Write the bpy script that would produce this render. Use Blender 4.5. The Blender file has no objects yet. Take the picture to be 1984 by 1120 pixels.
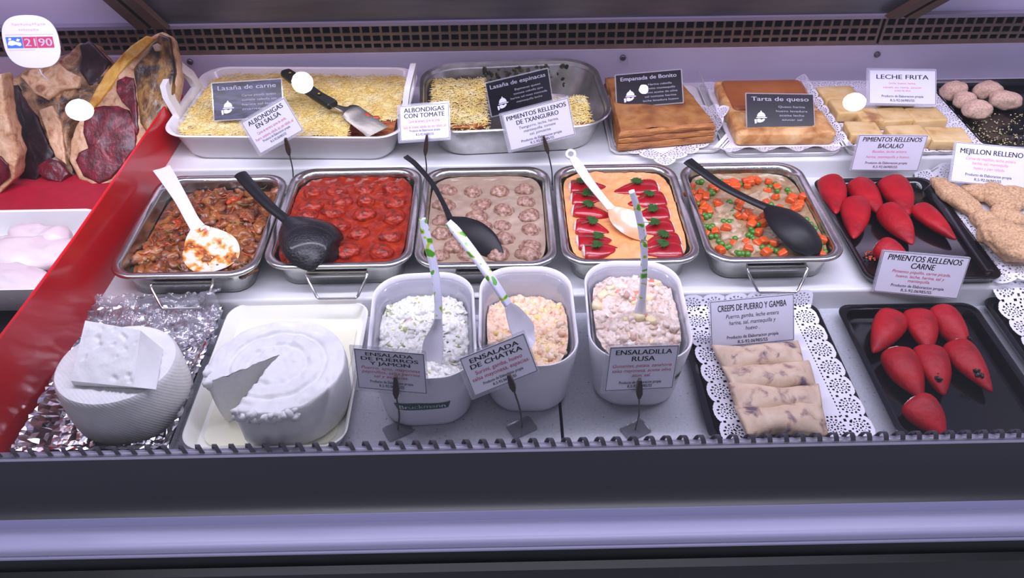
import bpy, bmesh, math, random
import numpy as np
from mathutils import Vector, Matrix, Euler, noise

random.seed(7)
S = bpy.context.scene
COL = S.collection

# ------------------------------------------------------------------ camera
CAM = Vector((0.0, -0.739, 0.966))
FPX = 1500.0


def cam_axes(p, yw, r):
    c, s = math.cos(p), math.sin(p)
    m = np.array([[1, 0, 0], [0, -s, c], [0, -c, -s]], float)
    cz, sz = math.cos(yw), math.sin(yw)
    z = np.array([[cz, -sz, 0], [sz, cz, 0], [0, 0, 1]])
    cr, sr = math.cos(r), math.sin(r)
    k = np.array([[cr, -sr, 0], [sr, cr, 0], [0, 0, 1]])
    return z @ m @ k


AX = cam_axes(math.radians(41.47), math.radians(-0.61), math.radians(0.60))
cam_data = bpy.data.cameras.new('camera')
cam = bpy.data.objects.new('camera', cam_data)
COL.objects.link(cam)
cam_data.sensor_width = 36.0
cam_data.lens = 36.0 * FPX / 1984.0
cam_data.clip_start = 0.01
rot = Matrix([[AX[i][0], -AX[i][1], -AX[i][2]] for i in range(3)])
cam.matrix_world = Matrix.Translation(CAM) @ rot.to_4x4()
S.camera = cam


def ray(px, py):
    d = AX @ np.array([(px - 992) / FPX, (py - 560) / FPX, 1.0])
    return Vector(d)


def at(px, py, z):
    d = ray(px, py)
    return CAM + d * ((z - CAM.z) / d.z)


def aty(px, py, y):
    d = ray(px, py)
    return CAM + d * ((y - CAM.y) / d.y)


def onplane(px, py, p0, n):
    d = ray(px, py)
    return CAM + d * ((Vector(p0) - CAM).dot(n) / d.dot(n))


# ------------------------------------------------------------------ light and exposure
S.view_settings.view_transform = 'Standard'
S.view_settings.look = 'None'
S.view_settings.gamma = 1.0
S.view_settings.use_curve_mapping = False
S.view_settings.exposure = 0.24
S.cycles.use_denoising = True
S.cycles.max_bounces = 10
S.cycles.transparent_max_bounces = 24
S.cycles.caustics_reflective = False
S.cycles.caustics_refractive = False

world = bpy.data.worlds.new('shop_room')
S.world = world
world.use_nodes = True
bg = world.node_tree.nodes['Background']
bg.inputs[0].default_value = (0.40, 0.40, 0.55, 1)
bg.inputs[1].default_value = 0.62


def area(name, loc, target, sx, sy, power, color):
    l = bpy.data.lights.new(name, 'AREA')
    l.shape = 'RECTANGLE'
    l.size, l.size_y = sx, sy
    l.energy = power
    l.color = color
    o = bpy.data.objects.new(name, l)
    COL.objects.link(o)
    o.location = loc
    o.rotation_euler = (Vector(target) - Vector(loc)).to_track_quat('-Z', 'Y').to_euler()
    return o


area('case_tube_light', (0.1, 0.27, 0.82), (0.1, 0.42, 0.0), 2.6, 0.06, 14.5, (0.81, 0.79, 1.0))
area('back_wall_fill', (0.1, 0.93, 0.475), (0.1, 1.03, 0.13), 2.6, 0.03, 2.0, (0.84, 0.68, 1.0))  # added fill for the wall under the shelf, no visible source
area('shop_ceiling_light', (0.0, -0.95, 2.35), (0.0, -0.05, 0.0), 3.2, 0.5, 44.0, (0.80, 0.79, 1.0))


# ------------------------------------------------------------------ materials
def lin(h):
    h = h.lstrip('#')
    v = [int(h[i:i + 2], 16) / 255 for i in (0, 2, 4)]
    return tuple(x / 12.92 if x <= .04045 else ((x + .055) / 1.055) ** 2.4 for x in v) + (1.0,)


def mat(name, stops, scale=40, rough=.5, metal=0.0, bump=0.0, bscale=150, detail=5, coat=0.0, sss=0.0, dist=0.0,
        tex='noise', stretch=None, world_tex=False, spec=.5, trans=0.0, rough2=None, bdist=.002):
    m = bpy.data.materials.new(name)
    m.use_nodes = True
    nt = m.node_tree
    b = nt.nodes['Principled BSDF']
    b.inputs['Roughness'].default_value = rough
    b.inputs['Metallic'].default_value = metal
    b.inputs['Specular IOR Level'].default_value = spec
    b.inputs['Coat Weight'].default_value = coat
    b.inputs['Coat Roughness'].default_value = .12
    b.inputs['Transmission Weight'].default_value = trans
    if sss:
        b.inputs['Subsurface Weight'].default_value = sss
        b.inputs['Subsurface Radius'].default_value = (.012, .006, .004)
        b.inputs['Subsurface Scale'].default_value = .6
    tc = nt.nodes.new('ShaderNodeTexCoord')
    vec = tc.outputs['Object']
    if world_tex:
        vec = nt.nodes.new('ShaderNodeNewGeometry').outputs['Position']
    if stretch:
        mp = nt.nodes.new('ShaderNodeMapping')
        mp.inputs['Scale'].default_value = stretch
        nt.links.new(vec, mp.inputs['Vector'])
        vec = mp.outputs['Vector']
    if isinstance(stops, str):
        b.inputs['Base Color'].default_value = lin(stops)
    else:
        if tex == 'noise':
            n = nt.nodes.new('ShaderNodeTexNoise')
            n.inputs['Scale'].default_value = scale
            n.inputs['Detail'].default_value = detail
            n.inputs['Distortion'].default_value = dist
            fac = n.outputs['Fac']
        else:
            n = nt.nodes.new('ShaderNodeTexVoronoi')
            n.inputs['Scale'].default_value = scale
            fac = n.outputs['Distance']
        nt.links.new(vec, n.inputs['Vector'])
        r = nt.nodes.new('ShaderNodeValToRGB')
        el = r.color_ramp.elements
        while len(el) < len(stops):
            el.new(.5)
        for e, (p, c) in zip(el, stops):
            e.position = p
            e.color = lin(c)
        nt.links.new(fac, r.inputs['Fac'])
        nt.links.new(r.outputs['Color'], b.inputs['Base Color'])
        if rough2 is not None:
            mr = nt.nodes.new('ShaderNodeMapRange')
            mr.inputs['To Min'].default_value = rough
            mr.inputs['To Max'].default_value = rough2
            nt.links.new(fac, mr.inputs['Value'])
            nt.links.new(mr.outputs['Result'], b.inputs['Roughness'])
    if bump:
        n2 = nt.nodes.new('ShaderNodeTexNoise')
        n2.inputs['Scale'].default_value = bscale
        n2.inputs['Detail'].default_value = 6
        nt.links.new(vec, n2.inputs['Vector'])
        bp = nt.nodes.new('ShaderNodeBump')
        bp.inputs['Strength'].default_value = bump
        bp.inputs['Distance'].default_value = bdist
        nt.links.new(n2.outputs['Fac'], bp.inputs['Height'])
        nt.links.new(bp.outputs['Normal'], b.inputs['Normal'])
    return m


def clear(name, tint=(1, 1, 1), fmin=.04, fmax=.5, rough=.02, bump=0.0, bscale=60, base=0.0, basecol=(.8, .8, .9)):
    """thin clear sheet: what is not mirrored passes straight through"""
    m = bpy.data.materials.new(name)
    m.use_nodes = True
    nt = m.node_tree
    nt.nodes.clear()
    out = nt.nodes.new('ShaderNodeOutputMaterial')
    tr = nt.nodes.new('ShaderNodeBsdfTransparent')
    tr.inputs[0].default_value = (*tint, 1)
    gl = nt.nodes.new('ShaderNodeBsdfGlossy')
    gl.inputs['Roughness'].default_value = rough
    lw = nt.nodes.new('ShaderNodeFresnel')
    lw.inputs['IOR'].default_value = 1.5
    mr = nt.nodes.new('ShaderNodeMapRange')
    mr.inputs['From Min'].default_value = .04
    mr.inputs['From Max'].default_value = 1.0
    mr.inputs['To Min'].default_value = fmin
    mr.inputs['To Max'].default_value = fmax
    nt.links.new(lw.outputs[0], mr.inputs['Value'])
    mx = nt.nodes.new('ShaderNodeMixShader')
    nt.links.new(mr.outputs['Result'], mx.inputs[0])
    first = tr.outputs[0]
    if base:
        df = nt.nodes.new('ShaderNodeBsdfDiffuse')
        df.inputs[0].default_value = (*basecol, 1)
        m2 = nt.nodes.new('ShaderNodeMixShader')
        m2.inputs[0].default_value = base
        nt.links.new(tr.outputs[0], m2.inputs[1])
        nt.links.new(df.outputs[0], m2.inputs[2])
        first = m2.outputs[0]
    nt.links.new(first, mx.inputs[1])
    nt.links.new(gl.outputs[0], mx.inputs[2])
    if bump:
        tc = nt.nodes.new('ShaderNodeTexCoord')
        n2 = nt.nodes.new('ShaderNodeTexNoise')
        n2.inputs['Scale'].default_value = bscale
        nt.links.new(tc.outputs['Object'], n2.inputs['Vector'])
        bp = nt.nodes.new('ShaderNodeBump')
        bp.inputs['Strength'].default_value = bump
        bp.inputs['Distance'].default_value = .004
        nt.links.new(n2.outputs['Fac'], bp.inputs['Height'])
        nt.links.new(bp.outputs['Normal'], gl.inputs['Normal'])
    nt.links.new(mx.outputs[0], out.inputs[0])
    return m


def emit(name, col, strength):
    m = bpy.data.materials.new(name)
    m.use_nodes = True
    b = m.node_tree.nodes['Principled BSDF']
    b.inputs['Base Color'].default_value = (0, 0, 0, 1)
    b.inputs['Emission Color'].default_value = (*col, 1)
    b.inputs['Emission Strength'].default_value = strength
    return m


M = dict(
    white_deck=mat('white_deck', [(.3, '#d4d4d6'), (.7, '#dedee0')], 12, .32),
    deck_speck=mat('deck_speck', [(.26, '#565a68'), (.31, '#aeb0b8'), (.7, '#babcc4')], 220, .45, detail=2),
    wall=mat('lavender_white_panel', [(.3, '#d6d0ec'), (.7, '#dcd8f0')], 6, .38),
    brown=mat('brown_grille_paint', [(.3, '#766259'), (.7, '#887468')], 30, .45),
    gap_shade=mat('painted_gap_shade', '#221f2a', rough=.9),  # shade of gaps and vent holes, put into a flat dark colour
    steel_dark=mat('dark_steel_panel', [(.3, '#5e5e62'), (.7, '#6c6c70')], 5, .32, metal=.6, stretch=(1, 1, 12)),
    bracket=mat('brown_bracket', [(.3, '#4a382c'), (.7, '#5a4636')], 20, .45),
    rail=mat('grey_rail', [(.3, '#8c88a2'), (.7, '#96929f')], 30, .3, stretch=(.05, 1, 1)),
    panel=mat('charcoal_panel', [(.3, '#14171a'), (.7, '#191d20')], 25, .42, stretch=(.05, 1, 1), spec=.8),
    bumper=mat('lavender_bumper', [(.3, '#8e8ba8'), (.7, '#9693ae')], 30, .38, stretch=(.05, 1, 1)),
    strip=mat('grey_violet_strip', [(.3, '#8482a2'), (.7, '#8e8cac')], 30, .4, stretch=(.05, 1, 1)),
    kick=mat('black_kick', [(.3, '#0b0c0e'), (.7, '#121416')], 20, .4, spec=.3),
    coil=mat('coil_plastic', [(.3, '#4b4450'), (.7, '#5e5662')], 30, .2, spec=.8),
    steel=mat('stainless_steel', [(.3, '#b6b8b0'), (.7, '#cdcec8')], 60, .24, metal=1.0, bump=.05, bscale=30),
    wire=mat('steel_wire', '#b8b6b2', rough=.22, metal=1.0),
    alu=mat('aluminium_foil', [(.3, '#b9b8b6'), (.7, '#d2d1ce')], 40, .3, metal=1.0, bump=.25, bscale=60),
    foil=mat('crinkled_foil', '#d8d6d8', rough=.14, metal=1.0),
    enamel=mat('white_enamel', [(.3, '#e4e2e2'), (.7, '#ecebea')], 10, .16, coat=.3),
    ceramic=mat('white_plastic_tub', [(.3, '#e2e1e6'), (.7, '#e9e8ec')], 8, .28),
    cream_tray=mat('cream_plastic_tray', [(.3, '#e9e9e0'), (.7, '#f0f0e8')], 10, .3),
    black_tray=mat('black_melamine', '#0b0b0e', rough=.14, coat=.2, spec=.35),
    red_acrylic=mat('red_acrylic', [(.3, '#c00812'), (.7, '#cc0a16')], 6, .22, coat=.3),
    red_mat=mat('red_mat', [(.3, '#a00a26'), (.7, '#ad0c2a')], 60, .6),
    paper=mat('white_card', [(.3, '#d6d4e4'), (.7, '#dcdaea')], 20, .35, coat=.25),
    black_card=mat('black_card', [(.35, '#0e0c14'), (.75, '#1c1826')], 60, .3, coat=.4, stretch=(.4, 2, 1)),
    glare_card=mat('painted_glare_black_card', [(.42, '#100d1e'), (.58, '#3c3a5c'), (.75, '#1c1932')], 60, .5, coat=.1, stretch=(.4, 2, 1)),  # paler streaks are glare painted into the card colour
    ink=mat('black_ink', '#08080c', rough=.5),
    red_ink=mat('red_ink', '#b5123c', rough=.5),
    pink_ink=mat('pink_ink', '#e0568c', rough=.5),
    white_ink=mat('white_ink', '#e6e4f2', rough=.5),
    grey_ink=mat('grey_ink', '#aaa8b8', rough=.5),
    blue_ink=mat('blue_ink', '#3f6fd0', rough=.5),
    crimson_ink=mat('crimson_ink', '#c03a66', rough=.5),
    green_ink=mat('green_ink', '#1d4b3c', rough=.4),
    sleeve=clear('clear_sleeve', (.97, .97, .98), .06, .6, .08, base=.22),
    liner=clear('clear_liner', (.96, .96, .98), .05, .5, .1, base=.16),
    film=clear('cling_film', (.97, .96, .98), .14, .8, .08, .9, 120, base=.16),
    glass=clear('case_glass', (.985, .985, .985), .035, .9, .0),
    black_plastic=mat('black_nylon', [(.3, '#08080a'), (.7, '#101013')], 60, .46, spec=.35),
    wet_black=mat('wet_black_nylon', [(.35, '#060608'), (.7, '#121216')], 160, .26, bump=.9, bscale=260, coat=.25, spec=.35),
    white_plastic=mat('white_melamine', '#d6d4de', rough=.3),
    pick=mat('dark_pick', '#1e1b1c', rough=.4),
    clip=mat('bronze_clip', '#4a3d38', rough=.35, metal=.6),
    base_clear=clear('clear_pick_base', (.75, .75, .78), .08, .6, .1, base=.25, basecol=(.4, .4, .45)),
    wood=mat('dark_wood', [(.35, '#14160f'), (.7, '#20241a')], 30, .35, stretch=(1, 8, 1)),
    brass=mat('brass', '#b59a4a', rough=.3, metal=1.0),
    blade=mat('spatula_steel', [(.3, '#aab39a'), (.7, '#c0c8b0')], 30, .22, metal=1.0, bump=.1, bscale=60),
    cheese=mat('fresh_cheese', [(.3, '#dddddd'), (.7, '#e8e8e6')], 40, .5, sss=.1, bump=.5, bscale=90),
    grated=mat('grated_cheese', [(.3, '#efd274'), (.55, '#f5e29c'), (.75, '#f8ecc0')], 30, .5, sss=.1),
    lasagne_side=mat('lasagne_side', [(.3, '#8c3a1c'), (.5, '#c06a38'), (.7, '#d89a5c')], 60, .45, bump=.4, bscale=120, stretch=(1, 1, 4)),
    sauce_red=mat('tomato_sauce', [(.3, '#6e1404'), (.55, '#942406'), (.75, '#a8360e')], 40, .24, coat=.12, spec=.3, bump=.5, bscale=80),
    ball_red=mat('meatball_tomato', [(.34, '#5e1e0e'), (.46, '#92220a'), (.6, '#a42a0c'), (.76, '#7c3416')], 90, .28, coat=.1, spec=.35, bump=.9, bscale=220, bdist=.002),
    sauce_beige=mat('beige_sauce', [(.3, '#927c68'), (.6, '#a38c76'), (.8, '#ae9880')], 30, .22, coat=.3, bump=.1, bscale=50),
    ball_brown=mat('meatball_plain', [(.30, '#4e3228'), (.42, '#85604e'), (.58, '#a6806c'), (.76, '#bb9e8a')], 150, .36, coat=.2, bump=.9, bscale=260, bdist=.002),
    sauce_orange=mat('orange_sauce', [(.3, '#de9a58'), (.6, '#e8a870'), (.8, '#eeb884')], 30, .3, coat=.3, bump=.5, bscale=60),
    pepper=mat('piquillo_pepper', [(.3, '#7c0512'), (.55, '#a00818'), (.8, '#b0101c')], 26, .48, bump=.55, bscale=55, bdist=.004, spec=.28),
    pepper_wet=mat('piquillo_pepper_wet', [(.3, '#840812'), (.6, '#a20b18'), (.8, '#b2161e')], 30, .22, coat=.3, bump=.4, bscale=60, bdist=.003),
    char=mat('charred_skin', '#1c0d0c', rough=.5),
    filling=mat('cream_filling', [(.3, '#d8cdbc'), (.7, '#eee6d6')], 120, .5, bump=.6, bscale=180),
    parsley=mat('parsley_green', [(.3, '#18410f'), (.7, '#2c5c18')], 80, .45),
    broth=mat('veal_broth', [(.3, '#8a6e4c'), (.55, '#a5875f'), (.8, '#b59a74')], 26, .2, coat=.4, bump=.3, bscale=60),
    veal=mat('veal_slice', [(.3, '#927858'), (.55, '#b39b7c'), (.8, '#c2ae94')], 50, .35, coat=.2, bump=.8, bscale=120),
    carrot=mat('carrot', [(.3, '#c84812'), (.7, '#e0601c')], 60, .3, coat=.3),
    pea=mat('green_pea', [(.3, '#2f6a18'), (.7, '#4f8c28')], 60, .3, coat=.3),
    stew=mat('meat_stew', [(.25, '#301208'), (.40, '#683012'), (.54, '#8e4e20'), (.70, '#aa6e34')], 34, .26, coat=.4, bump=.9, bscale=110, dist=.6, bdist=.004),
    stew_red=mat('stew_pepper', [(.3, '#9c2c0a'), (.7, '#c4511a')], 50, .3, coat=.4),
    stew_green=mat('stew_herb', [(.3, '#3c3a12'), (.7, '#6c662a')], 50, .35, coat=.3),
    smear=mat('stained_spoon', [(.40, '#d8d4d0'), (.47, '#dccfae'), (.52, '#d89a44'), (.59, '#b85c22'), (.63, '#74301a'), (.67, '#e0c8a0'), (.76, '#ece6de')], 42, .25, coat=.4),
    orange_smear=mat('orange_smear_spoon', [(.45, '#e4e2ea'), (.5, '#e8b898'), (.62, '#e0a070')], 14, .3),
    puff=mat('puff_pastry_top', [(.25, '#6c3818'), (.45, '#98602e'), (.62, '#ae7a40'), (.8, '#8c5028')], 24, .42, bump=.6, bscale=120, coat=.15, dist=.2, bdist=.002),
    puff_side=mat('puff_pastry_layers', [(.25, '#5c2e14'), (.42, '#985826'), (.58, '#b87a3c'), (.75, '#a0602e')], 30, .45, bump=1.0, bscale=100, stretch=(.6, .6, 3.5), dist=.4, bdist=.003),
    tart_top=mat('tart_skin', [(.25, '#84441f'), (.55, '#9c5a2c'), (.85, '#a8683c')], 14, .4, bump=.3, bscale=60),
    tart_side=mat('tart_crust', [(.25, '#7c4420'), (.42, '#b47a40'), (.6, '#d4a66c'), (.8, '#e2c498')], 24, .5, bump=.7, bscale=90, dist=.6),
    custard=mat('fried_custard', [(.28, '#a06c3c'), (.42, '#d2ae70'), (.7, '#e2c694')], 22, .5, bump=.4, bscale=180, world_tex=True),
    breaded=mat('breaded_crust', [(.3, '#a27650'), (.5, '#c8a078'), (.75, '#dabb96')], 260, .75, bump=.8, bscale=900, detail=8, bdist=.001),
    croq=mat('croquette_crust', [(.3, '#ba9280'), (.5, '#d4b09a'), (.75, '#e2c6b0')], 260, .75, bump=.8, bscale=900, detail=8, bdist=.001),
    crepe=mat('crepe', [(.32, '#64505a'), (.38, '#a08478'), (.45, '#ccb096'), (.6, '#d4bca2'), (.8, '#dcc8b2')], 42, .5, bump=.4, bscale=60, dist=.4, world_tex=True),
    doily=mat('paper_lace', '#e6e4ee', rough=.7),
    lean=mat('lean_beef', [(.3, '#400812'), (.5, '#640d1c'), (.64, '#7e1626'), (.70, '#b05660'), (.74, '#721222')], 38, .36, bump=.6, bscale=160, coat=.1, dist=1.4, stretch=(1, 1, .6)),
    lean_dark=mat('dark_aged_beef', [(.3, '#18060a'), (.6, '#2e0a12'), (.85, '#50202a')], 22, .45, bump=.5, bscale=90, dist=.8),
    fat=mat('beef_fat', [(.28, '#8c5a3c'), (.42, '#c89a72'), (.6, '#dcb894'), (.78, '#c88a6c')], 46, .4, bump=.9, bscale=90, dist=.8),
    fat_yellow=mat('yellow_beef_fat', [(.3, '#c07a20'), (.5, '#e0aa40'), (.7, '#ecca78'), (.82, '#d88a3e')], 32, .38, bump=.8, bscale=80, dist=.8),
    aged=mat('aged_beef_crust', [(.30, '#140d0e'), (.40, '#3c2620'), (.48, '#83603f'), (.60, '#b88c64'), (.68, '#7a3a2c'), (.8, '#a5805c')], 26, .42, bump=1.0, bscale=80, dist=.5, bdist=.005, coat=.15),
    aged_streak=mat('streaked_beef_side', [(.28, '#0e0a08'), (.42, '#35200f'), (.54, '#74501f'), (.62, '#a07838'), (.70, '#5a2c16'), (.8, '#8c6846')], 36, .36, bump=1.0, bscale=70, dist=.5, bdist=.004, coat=.25, stretch=(1, 1, .28)),
    bone=mat('cut_bone', [(.3, '#a88a72'), (.7, '#d2bca8')], 60, .4, bump=.4),
    pale=mat('pale_meat', [(.3, '#d8c2c4'), (.6, '#e6d8d8'), (.8, '#ece4e2')], 12, .35, coat=.2, bump=.2, bscale=40, sss=.15),
    whey=mat('yellow_whey', [(.3, '#eae8c8'), (.7, '#eeedd6')], 10, .1, coat=.5),
    sal_white=mat('mayo_salad', [(.3, '#d8d8d0'), (.7, '#ecebe4')], 60, .35, coat=.2, bump=.5, bscale=120),
    sal_green=mat('leek_green', [(.35, '#7c8c50'), (.7, '#c2c896')], 60, .4),
    sal_dark=mat('dark_herb', '#1e3020', rough=.45),
    olive=mat('olive_residue', [(.4, '#4c4a2c'), (.7, '#7c7450')], 80, .5),
    sal_pinky=mat('ham_pink', '#dcc0b8', rough=.4),
    sal_yellow=mat('celery_yellow', '#c8c060', rough=.4),
    crab=mat('crab_salad', [(.3, '#dca888'), (.5, '#ecceb0'), (.75, '#f2e0c6')], 70, .45, bump=.7, bscale=150),
    crab_red=mat('surimi_red', [(.4, '#d88c7c'), (.7, '#e8bca8')], 60, .45),
    crab_egg=mat('egg_crumb', [(.4, '#e6c880'), (.7, '#f2e6b8')], 60, .5),
    russian=mat('russian_salad', [(.3, '#ceb4a2'), (.55, '#e2d0c2'), (.8, '#eee2d6')], 60, .4, coat=.2, bump=.6, bscale=140),
    potato=mat('potato', '#e2d2a8', rough=.4),
    carrot_soft=mat('carrot_in_mayo', [(.4, '#dc7a58'), (.7, '#e09a80')], 50, .4),
    tuna=mat('tuna_flake', [(.3, '#b08c7c'), (.7, '#ccb0a0')], 70, .45),
    crumb=mat('crumb', '#d0c090', rough=.8),
    sign_white=mat('round_sign', '#e2def0', rough=.3, coat=.3),
    sign_pale=mat('faint_sign_print', '#d6bccb', rough=.4),
    lamp=emit('lamp_face', (1.0, .98, .92), 110.0),
)


# spotted handle material for the salad spoons
def leafy():
    m = mat('leaf_print_plastic', '#dcdcf0', rough=.25, coat=.2)
    nt = m.node_tree
    b = nt.nodes['Principled BSDF']
    tc = nt.nodes.new('ShaderNodeTexCoord')
    n = nt.nodes.new('ShaderNodeTexNoise')
    n.inputs['Scale'].default_value = 62
    n.inputs['Detail'].default_value = 1
    nt.links.new(tc.outputs['Object'], n.inputs['Vector'])
    r = nt.nodes.new('ShaderNodeValToRGB')
    r.color_ramp.interpolation = 'CONSTANT'
    el = r.color_ramp.elements
    el.new(.5)
    el.new(.5)
    for e, (p, c) in zip(el, [(0, '#4c9a28'), (.36, '#b4c838'), (.40, '#dcdcf0'), (.66, '#5aa830')]):
        e.position = p
        e.color = lin(c)
    nt.links.new(n.outputs['Fac'], r.inputs['Fac'])
    nt.links.new(r.outputs['Color'], b.inputs['Base Color'])
    return m


M['leafy'] = leafy()


def ribbed():
    m = mat('basket_ribbed_cheese', [(.3, '#dddddd'), (.7, '#e8e8e6')], 40, .5, sss=.1)
    nt = m.node_tree
    tc = nt.nodes.new('ShaderNodeTexCoord')
    wv = nt.nodes.new('ShaderNodeTexWave')
    wv.bands_direction = 'DIAGONAL'
    wv.inputs['Scale'].default_value = 85
    wv.inputs['Distortion'].default_value = 1.2
    nt.links.new(tc.outputs['Object'], wv.inputs['Vector'])
    bp = nt.nodes.new('ShaderNodeBump')
    bp.inputs['Strength'].default_value = .14
    bp.inputs['Distance'].default_value = .003
    nt.links.new(wv.outputs['Fac'], bp.inputs['Height'])
    nt.links.new(bp.outputs['Normal'], nt.nodes['Principled BSDF'].inputs['Normal'])
    return m


M['ribbed'] = ribbed()


# ------------------------------------------------------------------ mesh helpers
class B:
    """collects rings, tubes, blobs ... and links them as ONE mesh object"""

    def __init__(self):
        self.v, self.f, self.m = [], [], []

    def add(self, vs, fs, mi=0):
        o = len(self.v)
        self.v.extend(tuple(x) for x in vs)
        self.f.extend(tuple(i + o for i in f) for f in fs)
        self.m.extend([mi] * len(fs))
        return self

    def loft(self, rings, cap0=True, cap1=True, mi=0, closed=True):
        n = len(rings[0])
        vs = [p for r in rings for p in r]
        fs = []
        for k in range(len(rings) - 1):
            for i in range(n if closed else n - 1):
                j = (i + 1) % n
                fs.append((k * n + i, k * n + j, (k + 1) * n + j, (k + 1) * n + i))
        if cap0:
            fs.append(tuple(range(n - 1, -1, -1)))
        if cap1:
            fs.append(tuple((len(rings) - 1) * n + i for i in range(n)))
        return self.add(vs, fs, mi)

    def box(self, c, s, mi=0, mtx=None):
        x, y, z = (a / 2 for a in s)
        vs = [Vector((sx * x, sy * y, sz * z)) for sx in (-1, 1) for sy in (-1, 1) for sz in (-1, 1)]
        vs = [(mtx @ p if mtx else p) + Vector(c) for p in vs]
        return self.add(vs, [(0, 1, 3, 2), (4, 6, 7, 5), (0, 4, 5, 1), (2, 3, 7, 6), (0, 2, 6, 4), (1, 5, 7, 3)], mi)

    def tube(self, pts, r, n=8, closed=False, mi=0):
        pts = [Vector(p) for p in pts]
        rings = []
        L = len(pts)
        up = Vector((0.13, 0.21, 0.97))
        for i, p in enumerate(pts):
            a = pts[(i - 1) % L] if (closed or i > 0) else p
            b = pts[(i + 1) % L] if (closed or i < L - 1) else p
            t = (b - a).normalized()
            s = t.cross(up)
            if s.length < .05:
                s = t.cross(Vector((1, 0, 0)))
            s.normalize()
            u = s.cross(t)
            rr = r[i] if isinstance(r, (list, tuple)) else r
            rings.append([p + s * rr * math.cos(2 * math.pi * k / n) + u * rr * math.sin(2 * math.pi * k / n) for k in range(n)])
        if closed:
            rings.append(rings[0])
        return self.loft(rings, not closed, not closed, mi)

    def blob(self, c, rad, mtx=None, amp=0.0, fr=20.0, sub=3, mi=0, seed=0.0, power=1.0):
        vs, fs = ico(sub)
        out = []
        for p in vs:
            d = Vector(p)
            if power != 1.0:
                d = Vector([math.copysign(abs(a) ** power, a) for a in d])
            q = Vector((d.x * rad[0], d.y * rad[1], d.z * rad[2]))
            if amp:
                q += Vector(p) * amp * noise.fractal(q * fr + Vector((seed, seed * 1.7, 3.1)), 1.0, 2.0, 3)
            if mtx:
                q = mtx @ q
            out.append(q + Vector(c))
        return self.add(out, fs, mi)

    def grid(self, nx, ny, fn, mi=0, keep=None):
        vs = [fn(i / (nx - 1), j / (ny - 1)) for j in range(ny) for i in range(nx)]
        fs = [(j * nx + i, j * nx + i + 1, (j + 1) * nx + i + 1, (j + 1) * nx + i)
              for j in range(ny - 1) for i in range(nx - 1)]
        return self.add(vs, fs, mi)

    def poly(self, pts, z0, z1, mi=0):
        """extrude a flat outline (x, y) from z0 to z1"""
        return self.loft([[(x, y, z0) for x, y in pts], [(x, y, z1) for x, y in pts]], mi=mi)

    def build(self, name, mats, parent=None, smooth=40, mesh_only=False):
        me = bpy.data.meshes.new(name)
        me.from_pydata(self.v, [], self.f)
        for k in (mats if isinstance(mats, (list, tuple)) else [mats]):
            me.materials.append(M[k] if isinstance(k, str) else k)
        if any(self.m):
            me.polygons.foreach_set('material_index', self.m)
        if smooth:
            me.polygons.foreach_set('use_smooth', [True] * len(me.polygons))
            if smooth < 180:
                me.set_sharp_from_angle(angle=math.radians(smooth))
        me.update()
        if mesh_only:
            return me
        return link(name, me, parent)


_ICO = {}


def ico(sub):
    if sub not in _ICO:
        bm = bmesh.new()
        bmesh.ops.create_icosphere(bm, subdivisions=sub, radius=1)
        _ICO[sub] = ([tuple(v.co) for v in bm.verts], [tuple(v.index for v in f.verts) for f in bm.faces])
        bm.free()
    return _ICO[sub]


def link(name, me, parent=None):
    o = bpy.data.objects.new(name, me)
    COL.objects.link(o)
    if parent:
        o.parent = parent
    return o


def T(o, label, cat=None, group=None, kind=None):
    o['label'] = label
    if cat:
        o['category'] = cat
    if group:
        o['group'] = group
    if kind:
        o['kind'] = kind
    return o


def empty(name, label, cat, loc=(0, 0, 0), rz=0.0, group=None, mtx=None):
    o = bpy.data.objects.new(name, None)
    COL.objects.link(o)
    o.empty_display_size = .02
    if mtx is not None:
        o.matrix_world = mtx
    else:
        o.location = loc
        o.rotation_euler = (0, 0, rz)
    return T(o, label, cat, group)


def structure(o, label=None):
    o['kind'] = 'structure'
    if label:
        o['label'] = label
    return o


def rr(w, d, r, z, n=6, cx=0.0, cy=0.0):
    """rounded rectangle ring, counter-clockwise"""
    r = min(r, w / 2 - 1e-4, d / 2 - 1e-4)
    out = []
    for sx, sy, a0 in ((1, 1, 0), (-1, 1, 90), (-1, -1, 180), (1, -1, 270)):
        for k in range(n + 1):
            a = math.radians(a0 + 90 * k / n)
            out.append((cx + sx * (w / 2 - r) + r * math.cos(a), cy + sy * (d / 2 - r) + r * math.sin(a), z))
    return out


def vessel(prof, n=6, skew=None):
    b = B()
    rings = [rr(w, d, r, z, n) for w, d, r, z in prof]
    b.loft(rings)
    return b


def nz(x, y, z=0.0, s=1.0):
    return noise.noise(Vector((x * s, y * s, z)))


def catmull(pts, n):
    """smooth samples through stations of equal-length tuples"""
    out = []
    P = [np.array(p, float) for p in pts]
    P = [2 * P[0] - P[1]] + P + [2 * P[-1] - P[-2]]
    for i in range(1, len(P) - 2):
        for k in range(n):
            t = k / n
            a, b, c, d = P[i - 1], P[i], P[i + 1], P[i + 2]
            out.append(.5 * ((2 * b) + (c - a) * t + (2 * a - 5 * b + 4 * c - d) * t * t + (3 * b - a - 3 * c + d) * t ** 3))
    out.append(P[-2])
    return out


# ------------------------------------------------------------------ the case
XL, XR = -1.35, 1.45
H1, H2 = 0.045, 0.09


def extrude_x(prof, x0, x1, mi=0, b=None, closed=True):
    b = b or B()
    return b.loft([[(x0, y, z) for y, z in prof], [(x1, y, z) for y, z in prof]], mi=mi, closed=closed)


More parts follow.
